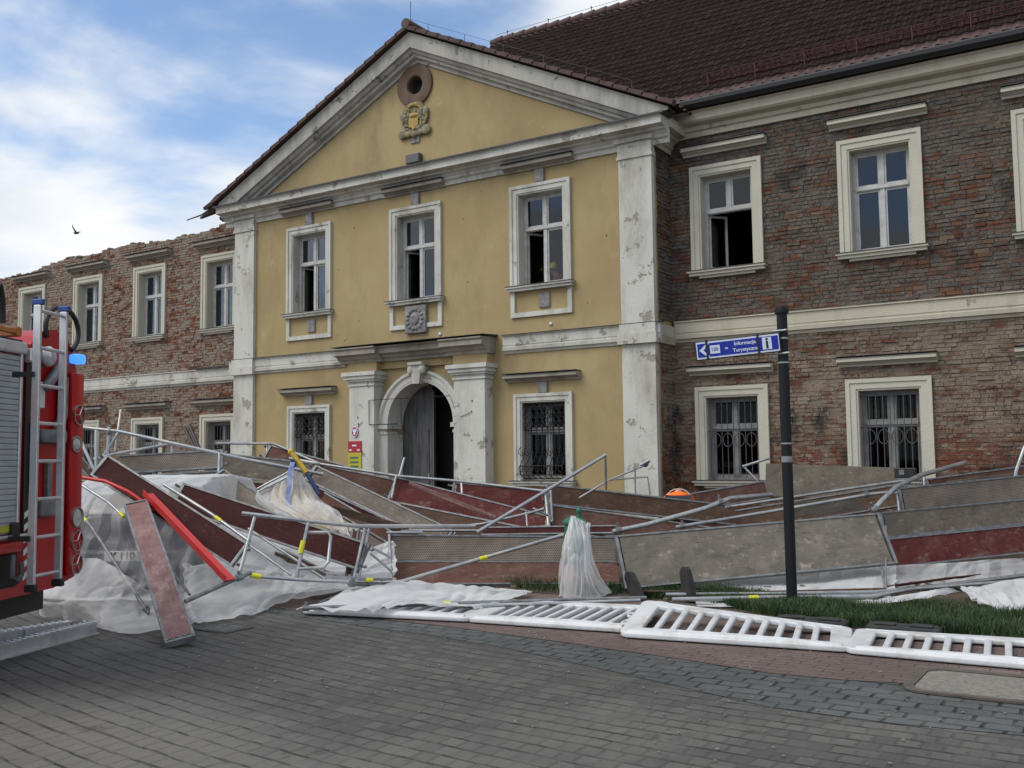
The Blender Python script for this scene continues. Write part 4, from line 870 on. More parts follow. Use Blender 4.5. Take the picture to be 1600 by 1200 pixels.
def frame(label, polys, r=.022, name='scaffold_guard_frame', cat='scaffold frame', group='bent scaffold frames', bands=(), plates=()):
    ps = [[W_(q) for q in pl] for pl in polys]; T = thing(name, label, cat, loc=ps[0][0], group=group)
    for i, p in enumerate(ps):
        MB().tube(p, r if i == 0 else r*.85, 10).build('rail' if i == 0 else ('post' if i < 3 else 'brace'), M['steel'], T, smooth=True)
    for q, q2 in bands: MB().tube([W_(q), W_(q2)], r*1.2, 10).build('yellow_band', M['yellowp'], T, smooth=True)
    for q, q2 in plates:
        a, b = W_(q), W_(q2); s_ = Vector((.045, 0, 0)); MB().add([a-s_, a+s_, b+s_, b-s_], [(0,1,2,3)]).extr([a-s_, a+s_, b+s_, b-s_], (0, .012, 0)).build('slotted_bracket', M['steeld'], T)
    return T
# back row, right: along the brick wall
board('mottled beige deck standing upright against the wall below the barred windows', M['greyply'], (1197,724,17.0), (1402,731,16.2), (1199,775,16.9), seam=None, rim=False, ends=(0, 0))
board('short worn red deck slanting up to the left end of the beige upright deck', M['redgrey'], (1078,771,16.4), (1195,751,16.6), (1080,800,16.3), ends=(0, 0))
board('worn red deck at the far right back behind the perforated one', M['redgrey'], (1448,748,15.6), (1640,722,15.9), (1450,785,15.5), ends=(1, 0))
board('brown soiled deck behind the paired silver guard rails', M['brownw'], (1135,800,15.4), (1405,757,15.7), (1137,835,15.2), seam=.45)
board('perforated metal deck at the right, above the long grey and red boards', M['mesh'], (1405,762,14.4), (1650,737,15.0), (1407,808,14.3), ends=(1, 0))
board('dusty grey-brown board on top of the red one, running out at the right edge', M['greyply'], (1376,800,13.2), (1670,773,14.2), (1378,842,13.1), ends=(1, 0), name='scaffold_toeboard', cat='scaffold board')
board('red and grey board below the dusty one, running out at the right edge', M['redply'], (1380,842,13.05), (1670,813,14.0), (1385,889,12.9), ends=(1, 0), name='scaffold_toeboard', cat='scaffold board')
board('big speckled grey panel deck with riveted left end, leaning behind the sign pole', M['concply'], (964,838,11.9), (1368,803,12.35), (969,922,11.5), seam=.26, th=.06, hooks=False)
board('pale plank lying flat under the big grey panel', M['greyply'], (1060,905,12.3), (1385,893,13.0), (1040,925,11.7), ends=(0, 0), name='pale_plank', cat='plank')
# back row, middle
board('long dark brown board with its upper edge below the orange jacket', M['brownw'], (859,757,14.9), (1150,790,15.2), (859,789,14.8), ends=(1, 0))
board('faded brown-red deck under the long dark brown board', M['redgrey'], (860,789,14.7), (1110,824,14.9), (862,826,14.5), ends=(1, 0))
board('upper pinkish red deck in the middle of the heap', M['redply'], (712,753,15.3), (855,767,15.1), (714,790,15.2))
board('bright crimson deck sloping down to the right in the middle of the heap', M['redply'], (622,746,15.0), (856,806,14.5), (624,788,14.8))
board('grubby grey-red deck underneath the crimson one', M['brownw'], (628,786,14.6), (830,826,14.0), (630,825,14.4), ends=(0, 0))
board('worn red deck between the rail posts left of the crimson one', M['redgrey'], (502,726,15.4), (618,749,15.1), (504,776,15.2))
board('long dusty grey board sloping down in front of the worn red decks', M['greyply'], (497,729,14.4), (706,828,13.6), (492,758,14.2), name='scaffold_toeboard', cat='scaffold board')
board('faded brown plank at the top of the heap below the thin upper rail', M['redgrey'], (425,697,16.2), (557,733,16.0), (425,722,16.0), ends=(1, 0))
board('grey dusty deck at the top left of the heap behind the bent rails', M['greyply'], (348,708,15.2), (500,724,15.0), (350,745,15.1), ends=(1, 0))
board('short crimson deck under the grey one behind the tilted perforated panel', M['redply'], (352,745,14.9), (430,757,14.8), (356,778,14.8), ends=(0, 0))
board('brown-red deck leaning under the long dusty grey board', M['brownply'], (500,762,14.1), (655,835,13.6), (498,790,14.0), ends=(0, 1))
board('rusty red board sloping beside the white sheet tent', M['redgrey'], (508,770,13.8), (625,838,13.3), (520,800,13.6), ends=(0, 0))
# front middle
board('long perforated front deck with pale bent left post', M['mesh'], (612,835,13.0), (964,838,12.9), (612,878,12.9), hooks=False)
board('faded reddish board below the long perforated front deck', M['redgrey'], (614,880,12.85), (966,880,12.8), (616,915,12.6), ends=(0, 0))
board('thin dark board lying over the perforated front deck', M['brownply'], (752,824,13.3), (966,821,13.3), (752,837,13.2), ends=(0, 0), name='dark_plank', cat='plank', th=.03)
# left
board('steep perforated deck behind the left rails, near the black bars', M['mesh'], (186,712,14.4), (345,703,14.6), (188,741,14.3), ends=(0, 1))
board('lower perforated deck under the steep one at the left', M['mesh'], (228,742,14.2), (345,735,14.3), (232,778,14.1), ends=(0, 1))
board('perforated deck tilted down to the right beside the blue strap', M['mesh'], (352,736,13.9), (458,812,13.3), (343,766,13.6), hooks=False)
board('longest dark red-brown deck sliding down over the covered car', M['brownply'], (172,713,11.75), (386,848,10.9), (156,752,11.6), th=.05)
board('second dark red-brown deck above the bent tube with the loop', M['brownply'], (291,756,12.0), (575,849,11.3), (284,798,11.85), th=.05)
board('short worn red upright board at the lower end of the second dark deck', M['redgrey'], (551,826,11.55), (540,900,11.4), (562,830,11.5), ends=(0, 0), hooks=False, th=.03)
board('dark brown board end standing beside the slotted bracket at the loop', M['brownply'], (560,845,11.8), (578,850,11.75), (552,893,11.6), ends=(0, 0), rim=False, th=.04)
board('reddish brown plank sagging under the second dark deck', M['redgrey'], (440,858,12.1), (530,903,11.6), (436,868,12.0), ends=(0, 0), name='sagging_plank', cat='plank')
board('faded pink plank propped against the covered car with its foot on the paving', M['pink'], (194,792,11.1), (258,1006,8.78), (233,791,11.1), name='propped_plank', cat='plank', group=None, hooks=False, th=.05)
board('dark brown board end beside the fire engine under the upper rail', M['brownw'], (112,698,13.2), (152,745,13.0), (106,712,13.0), ends=(0, 0))
# red steel beam (L profile) and thin red pipe
a, b = P(222, 774, d=11.25), P(350, 909, d=10.2); Mx = frameM(a, b-a, P(240, 776, d=11.3)-a); ln = (b-a).length
T = thing('red_steel_beam', 'bright red steel angle beam leaning on the covered car beside the pink plank', 'steel beam', M=Mx)
lchild(MB().box(0, ln, 0, .13, 0, .012), 'wide_flange', M['redpaint'], T); lchild(MB().box(0, ln, 0, .012, .0125, .07), 'narrow_flange', M['redpaint'], T)
tube('thin red pipe bending from the fire engine over the covered car', [(128,746,11.5), (165,752,11.4), (200,768,11.3), (240,796,11.2)], .022, 'red_pipe', 'pipe', M['redpaint'], group=None)
# tubes and frames
frame('long bright guard frame sloping across the left brick windows', [[(128,668,14.2), (185,674,14.2), (380,717,14.0), (505,741,14.2)], [(150,672,14.1), (150,737,13.9)], [(343,708,14.0), (341,768,13.8)], [(186,674,14.2), (160,715,14.1), (172,745,14.0)]], .026)
frame('short bright rail over the top perforated deck at the left', [[(146,718,14.0), (180,709,14.1), (270,693,14.6)], [(268,694,14.6), (270,722,14.5)]], .022)
tube('upright thin tube sticking up left of the barred windows', [(189,640,14.5), (180,705,14.2)], .018, clamps=(.55,))
tube('upright steel post below the bright guard frame beside the fire engine', [(171,668,14.2), (168,712,14.1)], .026, clamps=(.2,))
tube('steep bright tube falling behind the right edge of the fire engine', [(127,690,13.4), (150,742,13.2)], .024)
frame('thin upper rail over the top of the heap in front of the white pilaster', [[(338,693,16.0), (427,693,16.2), (505,727,15.9)], [(417,693,16.2), (417,712,16.1)]], .02)
frame('long rail with clamped posts sloping down across the entrance', [[(452,716,15.2), (500,725,15.1), (622,744,14.9), (720,752,14.9), (856,768,14.6)], [(491,727,15.1), (492,757,15.0)], [(619,744,14.9), (612,778,14.8)], [(721,754,14.9), (722,773,14.8)], [(632,715,15.0), (624,744,14.9)]], .022)
frame('steel end post dividing the pinkish and dark brown decks', [[(852,765,14.7), (857,822,14.4)], [(860,760,14.7), (863,818,14.5)]], .024)
tube('long silver tube rising from the front deck towards the barred yellow window', [(745,832,12.9), (946,711,14.2)], .025)
frame('thin frame hanging from the raised end of the long silver tube', [[(946,712,14.2), (947,765,14.3)], [(905,778,14.3), (950,751,14.4), (1005,728,14.6)], [(949,750,14.4), (1012,745,14.6), (1016,773,14.6)], [(992,730,14.5), (993,772,14.5)]], .016)
T = thing('base_plate_coupler', 'rusty round coupler on the tip of the thin frame by the corner pilaster', 'coupler', loc=P(1008,724,d=14.65))
mb = MB(); blob(mb, *P(1008,724,d=14.65), .06, .05, .06, 8); mb.build('clamp_body', M['steeld'], T, smooth=True); MB().tube([P(1000,727,d=14.6), P(1014,719,d=14.6)], .03, 8).build('clamp_bolt', M['steel'], T)
frame('bent double rail in front of the crimson decks left of the grey panel', [[(700,824,13.6), (752,819,13.6), (826,802,13.8), (850,795,13.9)], [(832,794,13.9), (850,802,13.9), (858,806,13.9)], [(822,800,13.8), (824,823,13.7)], [(626,829,13.2), (750,829,13.3), (860,822,13.4)]], .020)
tube('thick tube rising right from the corner of the speckled grey panel', [(957,831,12.7), (1010,820,12.8), (1100,795,13.2), (1140,779,13.5), (1205,773,14.0)], .034, clamps=(.03, .62))
tube('upper of the two long bright guard rails crossing behind the sign pole', [(1133,793,14.4), (1270,772,14.7), (1412,751,15.0)], .022, clamps=(.02,))
tube('lower of the two long bright guard rails crossing behind the sign pole', [(1056,824,13.3), (1200,800,13.5), (1362,772,13.8), (1390,769,13.9)], .025, clamps=(.03, .88))
tube('thick bent tube curving up right of the sign pole', [(1363,799,13.0), (1378,782,13.1), (1400,761,13.4), (1440,742,13.9), (1508,723,14.6)], .034, clamps=(.02,), group='loose scaffold tubes')
frame('thin bent post at the joint of the grey panel and the red board', [[(1367,803,13.0), (1371,850,12.8), (1383,918,12.4)], [(1384,822,13.0), (1384,918,12.5)]], .017)
frame('small raised bracket frame in front of the left barred brick window', [[(1160,729,16.8), (1202,716,16.8)], [(1163,730,16.8), (1184,752,16.7)]], .022)
tube('bent grey tube standing up at the right edge over the red deck', [(1586,748,14.9), (1588,735,14.9), (1600,700,15.2), (1612,680,15.2)], .028)
T = thing('black_junction_box', 'small black box on the far rail below the second barred brick window', 'box', loc=P(1415,738,d=15.6))
o_ = P(1415,738,d=15.6); MB().cham(o_.x-.16, o_.x+.16, o_.y-.06, o_.y+.06, o_.z-.09, o_.z+.07, .01).build('casing', M['blackp'], T); MB().cham(o_.x-.09, o_.x-.01, o_.y-.07, o_.y-.061, o_.z-.04, o_.z+.04, .004).build('screen', M['steeld'], T)
frame('thin end post on the corner of the far red deck', [[(1443,735,15.3), (1445,772,15.2)], [(1402,768,14.5), (1405,800,14.2)]], .022)
# bottom rails at the right
tube('long silver tube on the ground curving up to the right edge', [(1050,937,11.5), (1200,934,11.9), (1360,932,12.2), (1420,921,12.4), (1650,893,13.0)], .027, bands=(.15,))
tube('second silver tube lying just behind the curved one', [(1040,929,11.8), (1200,928,12.0), (1365,925,12.4), (1650,903,12.9)], .022)
tube('thin dark red rod over the ground tubes at the right edge', [(1385,917,12.6), (1480,904,12.9), (1650,886,13.4)], .016, m=M['brownply'])
tube('small black bolt rod poking up through the white tarpaulin at the right', [(1525,877,13.2), (1517,896,12.9)], .012, m=M['blackp'])
tube('thin brown rod lying on the pale plank at the foot of the grey panel', [(980,924,12.0), (1200,925,12.2), (1384,920,12.5)], .014, m=M['brownw'])
tube('silver brace with a yellow band rising across the perforated front deck', [(598,917,12.0), (880,836,12.6)], .024, bands=(.54,), clamps=(.0,))
# bottom rails in the middle over the fallen barriers
tube('dark tube lying over the first two fallen barriers with a yellow band', [(478,950,10.6), (700,943,10.9), (900,937,11.2), (1010,934,11.3)], .021, bands=(.4,), clamps=(.0,), m=M['steeld'])
tube('pale tube lying beside the dark banded tube over the barriers', [(715,947,10.7), (865,943,10.9), (1000,938,11.1)], .020)
tube('short dark clamp tube on the white sheet left of the barriers', [(500,942,10.9), (540,926,11.3)], .018, clamps=(.9,), m=M['steeld'])
# front left bent frame with loop
frame('bent front frame with a rounded loop on the white sheeting', [[(378,802,11.0), (480,814,11.1), (560,822,11.2), (742,822,11.9)], [(398,808,11.0), (374,896,10.7)], [(482,815,11.1), (463,902,10.9)], [(482,832,11.1), (512,832,11.1), (517,838,11.1), (513,878,11.0), (505,887,10.95), (466,889,10.9)], [(390,900,10.6), (470,906,10.8), (545,909,10.9)]], .024, bands=[((474,845,11.02), (469,865,10.97)), ((393,899,10.6), (408,901,10.62))])
frame('paired dark posts with slotted bracket at the right end of the loop frame', [[(571,824,11.3), (552,908,11.1)], [(577,826,11.35), (560,905,11.15)], [(560,905,11.0), (612,905,11.5)]], .018, plates=[((566,852,11.25), (560,882,11.15))], bands=[((570,906,11.1), (582,906,11.15))])
tube('tube running from the loop frame to the thin post of the perforated deck', [(548,912,10.95), (600,913,11.4), (640,910,11.8)], .024, clamps=(.02,), m=M['steeld'])
tube('thin brace on the sheeting sloping down behind the loop, upper one', [(388,826,11.6), (508,905,11.2)], .017)
tube('thin brace on the sheeting sloping down behind the loop, lower one', [(392,853,11.4), (455,898,11.1)], .015)
tube('thin brace right of the slotted bracket sloping to the perforated deck, upper one', [(576,853,12.2), (612,872,12.3)], .015)
tube('thin brace right of the slotted bracket sloping to the perforated deck, lower one', [(578,864,12.0), (612,893,12.1)], .015)
tube('bent silver tube lying from the foot of the longest dark deck to the pink plank', [(392,895,10.5), (360,908,10.3), (289,940,9.9)], .024, m=M['steeld'], clamps=(.18,))
tube('long tube running along the upper edge of the longest dark deck with a yellow band', [(256,757,11.55), (330,803,11.3), (390,846,11.0)], .020, bands=(.62,))
tube('thin grey brace with a yellow end leaning across the covered car', [(128,806,11.3), (142,822,11.1), (232,958,9.85)], .017, bands=(.05,), clamps=(.97,), m=M['steeld'])
tube('thin curved tube over the covered car ending in a yellow tip', [(126,757,11.8), (170,785,11.5), (192,806,11.3)], .018, bands=(.97,))
tube('short brace behind the foot of the pink plank', [(270,893,10.5), (296,929,10.1)], .015, m=M['steeld'])
frame('end frame post standing at the left end of the perforated front deck', [[(608,832,12.95), (612,915,12.6)], [(604,832,12.9), (660,832,12.95)]], .020)
tube('first of two black bars sticking up by the left barred windows', [(288,668,15.3), (305,702,15.0)], .026, 'black_bar', 'bar', M['hose'], group=None)
tube('second of two black bars sticking up by the left barred windows', [(296,664,15.3), (312,702,15.0)], .026, 'black_bar', 'bar', M['hose'], group=None)
# yellow and blue push-pull prop
T = thing('adjustable_prop', 'yellow and dark blue adjustable steel prop leaning over the sheet tent', 'prop', loc=P(455,706,d=13.2))
p1, p2, p3 = P(455,706,d=13.2), P(479,739,d=13.1), P(499,773,d=13.0)
MB().tube([p1, p2], .036, 12).build('yellow_tube', M['yellowt'], T, smooth=True); MB().tube([p2, p3], .027, 12).build('blue_tube', M['bluet'], T, smooth=True); mb = MB(); blob(mb, *p1, .045, .045, .045, 8); mb.build('yellow_knob', M['yellowt'], T, smooth=True)
T = thing('blue_strap', 'faded blue lifting strap hanging beside the yellow prop', 'strap', loc=P(455,722,d=13.1))
mb = MB(); G = []
for k, (x, y) in enumerate([(457,722),(453,740),(452,760),(449,778),(451,792)]): c = P(x, y, d=13.05-.05*k); G.append([c+Vector((-.045, 0, 0)), c+Vector((0, -.015, 0)), c+Vector((.045, 0, 0))])
mb.grid(G).build('strap_band', M['bluestrap'], T, smooth='all'); MB().tube([P(452,722,d=13.1), P(459,719,d=13.1), P(462,728,d=13.1), P(455,732,d=13.1)], .018, 8, closed=True).build('shackle', M['bluet'], T)
frame('small propped bracket frame left of the blue strap', [[(402,764,13.2), (452,737,13.2)], [(404,768,13.15), (456,742,13.15)]], .015)
# ------------------------------------------------------------------ plastic sheets
def sheet(label, ctrl, m, folds=8, amp=.03, name='plastic_sheet', cat='plastic sheet', group='torn plastic sheets', nu=120, nv=60, along='v', seed=1, ragged=.05, floor_=.02):
    Q = np.array([[list(P(q[0], q[1], d=q[2])) if q[2] > 0 else list(P(q[0], q[1], Z=-q[2])) for q in r_] for r_ in ctrl]); h, w_ = Q.shape[:2]
    def cr1(A, t):                                       # Catmull-Rom along axis 0
        n = len(A); x = t*(n-1); i = min(int(x), n-2); f = x-i; p0, p1, p2, p3 = A[max(i-1, 0)], A[i], A[i+1], A[min(i+2, n-1)]
        return .5*((2*p1)+(-p0+p2)*f+(2*p0-5*p1+4*p2-p3)*f*f+(-p0+3*p1-3*p2+p3)*f**3)
    G = []
    for a in range(nv+1):
        row = cr1(Q, a/nv); G.append([Vector(cr1(row, b/nu)) for b in range(nu+1)])
    out = []
    for a in range(nv+1):
        r_ = []
        for b in range(nu+1):
            p = G[a][b]; du = G[a][min(b+1, nu)]-G[a][max(b-1, 0)]; dv_ = G[min(a+1, nv)][b]-G[max(a-1, 0)][b]; nn_ = du.cross(dv_)
            if nn_.length > 1e-9: nn_.normalize()
            u, v = b/nu, a/nv; s = u if along == 'v' else v; q = v if along == 'v' else u
            wv = folds*s+1.6*mnoise.noise(Vector((s*2.2, q*.9, seed)))+.5*q*math.sin(seed)
            sh_ = (1-abs((wv % 1)-.5)*2); sh_ = sh_**1.6-.4
            env = max(.0, 2.6*abs(mnoise.noise(Vector((s*3.7, q*1.7, seed+9))))-.1)
            wv2 = folds*.62*(s+.45*q)+1.4*mnoise.noise(Vector((s*3, q*2.2, seed+21))); sh2 = (1-abs((wv2 % 1)-.5)*2)**2.5-.3
            fold = amp*(sh_*env+sh2*.45*abs(mnoise.noise(Vector((s*3.3, q*3, seed+31))))*2)
            fold += amp*.9*mnoise.noise(Vector((u*2.6, v*2.4, seed*3)))
            p2 = p+nn_*fold
            ed = max(0, 1-min(u, 1-u, v, 1-v)*9); p2 = p2+(du*nu*.5*mnoise.noise(Vector((v*11, u*3, seed)))+dv_*nv*.5*mnoise.noise(Vector((u*11, v*3, seed+4))))*ragged*ed
            p2.z = max(p2.z, floor_+.012*mnoise.noise(Vector((u*9, v*9, seed)))+.012); r_.append(p2)
        out.append(r_)
    o = MB().grid(out).build(name, m, None, smooth='all', fix=False)
    return tag(o, label, cat, group)
sheet('milky sheet tent hanging from the yellow prop over the heap', [[(440,748,13.4),(452,736,13.3),(468,735,13.3)],[(398,776,13.2),(455,775,13.0),(500,775,13.0)],[(440,805,12.6),(485,800,12.4),(530,800,12.6)],[(470,815,12.4),(515,825,12.2),(548,838,12.2)]], M['net'], 6, .07, seed=2)
sheet('white crumpled sheet behind the loop of the bent front frame', [[(345,815,12.6),(430,828,12.6),(520,870,12.6),(615,848,12.8)],[(330,850,11.8),(430,870,11.9),(530,890,11.9),(618,880,12.4)],[(340,900,11.3),(430,905,11.3),(530,912,11.4),(615,915,11.9)]], M['sheetw'], 8, .08, seed=3, along='u')
sheet('long milky sheet spilling onto the paving below the bent front frame', [[(285,880,11.6),(400,898,11.3),(500,906,11.2),(640,916,11.8)],[(290,930,10.9),(390,925,10.7),(480,925,10.8),(600,918,11.4)],[(300,975,-.03),(392,962,-.03),(440,940,-.03),(560,922,-.03)]], M['sheet'], 9, .065, seed=4)
sheet('white sheet lying over the first fallen barrier', [[(560,915,-.12),(640,907,-.15),(740,915,-.1),(830,925,-.06)],[(520,932,-.14),(610,925,-.17),(720,933,-.12),(800,938,-.08)],[(462,952,-.05),(560,952,-.12),(650,948,-.12),(740,952,-.08)]], M['sheetw'], 10, .06, seed=5, along='v')
sheet('white torn sheet draped over the green litter bin', [[(893,808,11.35),(897,806,11.3),(905,811,11.3),(921,818,11.35)],[(884,840,11.3),(898,838,11.1),(912,842,11.1),(925,850,11.3)],[(876,880,11.3),(898,884,11.0),(915,890,11.0),(930,885,11.3)],[(872,934,11.3),(895,938,10.95),(925,937,10.9),(958,925,11.4)]], M['sheet'], 9, .045, seed=6)
sheet('trampled white sheet with grey patches on the lawn below the grey panel', [[(1085,905,-.14),(1180,898,-.15),(1290,892,-.17),(1400,883,-.2)],[(1080,915,-.06),(1180,912,-.07),(1290,905,-.1),(1400,905,-.14)],[(1085,931,-.04),(1180,936,-.05),(1290,936,-.06),(1390,934,-.06)]], M['sheetw'], 6, .04, seed=7)
sheet('white tarpaulin strip along the ground tubes at the right', [[(1085,938,-.05),(1200,938,-.06),(1340,936,-.06),(1420,928,-.1),(1480,918,-.15)],[(1090,948,-.03),(1200,947,-.04),(1340,945,-.04),(1420,938,-.06),(1500,924,-.1)]], M['sheetw'], 10, .02, seed=8, nv=14)
sheet('pale tarpaulin behind the red board at the right edge', [[(1385,886,-.22),(1500,878,-.24),(1600,872,-.26),(1700,864,-.3)],[(1385,902,-.12),(1490,896,-.13),(1600,888,-.14),(1700,880,-.16)],[(1385,920,-.06),(1480,912,-.06),(1600,902,-.06),(1700,892,-.08)]], M['net'], 7, .05, seed=9)
sheet('white tarpaulin sagging onto the bare soil at the right edge', [[(1500,916,-.16),(1560,908,-.18),(1620,902,-.2),(1700,895,-.2)],[(1512,930,-.11),(1560,932,-.12),(1610,926,-.14),(1700,922,-.14)],[(1530,942,-.05),(1575,955,-.04),(1620,948,-.05),(1700,950,-.05)]], M['sheetw'], 6, .05, seed=10)
mb = MB(); rnd = random.Random(55)
for (cx_, cy_, R_, n_) in ((-2.3, 12.6, .9, 170), (-7.6, 9.9, .9, 110), (-5.0, 11.3, 1.6, 120), (-9.5, 9.6, 1.0, 80)):
    for i in range(n_):
        x, y = cx_+rnd.gauss(0, R_*.6), cy_+rnd.gauss(0, R_*.35); s_ = rnd.uniform(.012, .055); bm = bmesh.new(); bmesh.ops.create_cube(bm, size=1)
        for q in bm.verts: q.co = Vector((q.co.x*s_*rnd.uniform(.8, 2), q.co.y*s_*rnd.uniform(.7, 1.2), q.co.z*s_*rnd.uniform(.5, 1)))
        bmesh.ops.rotate(bm, verts=bm.verts, matrix=Matrix.Rotation(rnd.uniform(0, PI), 3, 'Z') @ Matrix.Rotation(rnd.gauss(0, .3), 3, 'X')); bmesh.ops.translate(bm, verts=bm.verts, vec=(x, y, .03+s_*.4)); mb.bm(bm)
tag(mb.build('brick_rubble', M['greyply'], fix=False), 'broken plaster and brick bits strewn under the fallen scaffold decks', 'rubble', kind='stuff')
for lab, A, B, w_, m_ in (('short loose grey plank among the sheets behind the loop frame', (430,862,11.9), (508,896,11.5), 14, 'greyply'), ('narrow splintered board crossing under the white sheet tent', (520,790,13.1), (640,822,13.2), 12, 'brownw'), ('thin pale lath lying on the crimson deck', (640,752,14.7), (775,806,14.3), 6, 'pink'), ('narrow worn lath on the far red deck at the right', (1480,752,15.2), (1590,738,15.3), 8, 'greyply'), ('small dark board wedged behind the grey panel and the tubes', (1225,786,14.1), (1345,776,14.3), 22, 'concply')):
    board(lab, M[m_], A, B, (A[0], A[1]+w_, A[2]), name='loose_plank', cat='plank', group='loose planks in the heap', rim=False, ends=(0, 0), th=.03)
# ------------------------------------------------------------------ covered car
CC = P(222, 950, Z=0); CC = Vector((CC.x, CC.y, 0)); fdir = Vector((CC.x*.9-.6, CC.y, 0)).normalized(); 
cbase = P(200, 932, Z=0); cbase.z = 0
CM = frameM(cbase, Vector((FW.x, FW.y, 0)).normalized()*1, Vector((-RT.x, -RT.y, 0)))   # local x = forward, y = left, z = up
car = thing('parked_car', 'silver-grey hatchback buried under milky plastic sheeting beside the fire engine', 'car', M=CM)
secs = [(0, .74, .35, .62, .96), (.06, .79, .25, .92, .97), (.25, .82, .22, .98, 1.26), (.6, .82, .20, .98, 1.36), (1.6, .82, .20, .98, 1.38), (2.4, .82, .20, .96, 1.3), (3.0, .82, .2, .92, .98), (3.8, .79, .22, .86, .88), (4.1, .70, .3, .62, .66)]
v = []; k_ = 10
for x, hw_, zb, zm, zt in secs:
    tw = hw_-.16*max(0, (zt-zm)/.45)-.06
    ring_ = [(-hw_+.05, zb), (-hw_, zb+.15), (-hw_, zm-.15), (-hw_+.03, zm), (-tw, zt-.04), (-tw+.12, zt), (tw-.12, zt), (tw, zt-.04), (hw_-.03, zm), (hw_, zm-.15), (hw_, zb+.15), (hw_-.05, zb)]
    k_ = len(ring_); v += [(x, y, z) for y, z in ring_]
f = [(i*k_+j, i*k_+(j+1) % k_, (i+1)*k_+(j+1) % k_, (i+1)*k_+j) for i in range(len(secs)-1) for j in range(k_)]+[tuple(range(k_))[::-1], tuple((len(secs)-1)*k_+j for j in range(k_))]
mb = MB(); mb.add(v, f); o = lchild(mb, 'body', M['carpaint'], car, smooth=True)
mo = o.modifiers.new('bevel', 'BEVEL'); mo.width = .04; mo.segments = 2
lchild(MB().add([(.035,-.60,.99),(.035,.60,.99),(.20,.50,1.22),(.20,-.50,1.22)], [(0,1,2,3)]).extr([(.03,-.60,.99),(.03,.60,.99),(.19,.50,1.22),(.19,-.50,1.22)], (-.012, 0, .004)), 'rear_window', M['carglass'], car)
for s in (-1, 1):
    lchild(MB().cham(-.015, .1, s*.74-.10, s*.74+.10, .72, .92, .02), 'tail_light', M['redlens'], car)
    for x in (.75, 3.2): lchild(MB().lathe([(.1, -.1), (.30, -.1), (.31, -.07), (.31, .07), (.30, .1), (.1, .1)], (0,0,0), 20).xf(Matrix.Translation((x, s*.76, .31)) @ Matrix.Rotation(PI/2, 4, 'X')), 'wheel', M['rubber'], car)
lchild(MB().cham(-.08, .05, -.80, .80, .32, .56, .04), 'bumper', M['carpaint'], car)
PL = lchild(MB().cham(-.096, -.081, -.26, .26, .56-.13, .56-.01, .004).box(-.098, -.0965, .225, .255, .435, .545), 'number_plate', M['plate'], car)
mb = text_mesh('Y 110', .125, .001, .002); mb.xf(Matrix.Translation((-.099, .04, .49)) @ Matrix(((0,0,-1,0),(-1,0,0,0),(0,1,0,0),(0,0,0,1)))); lchild(mb, 'plate_lettering', M['blackp'], PL)
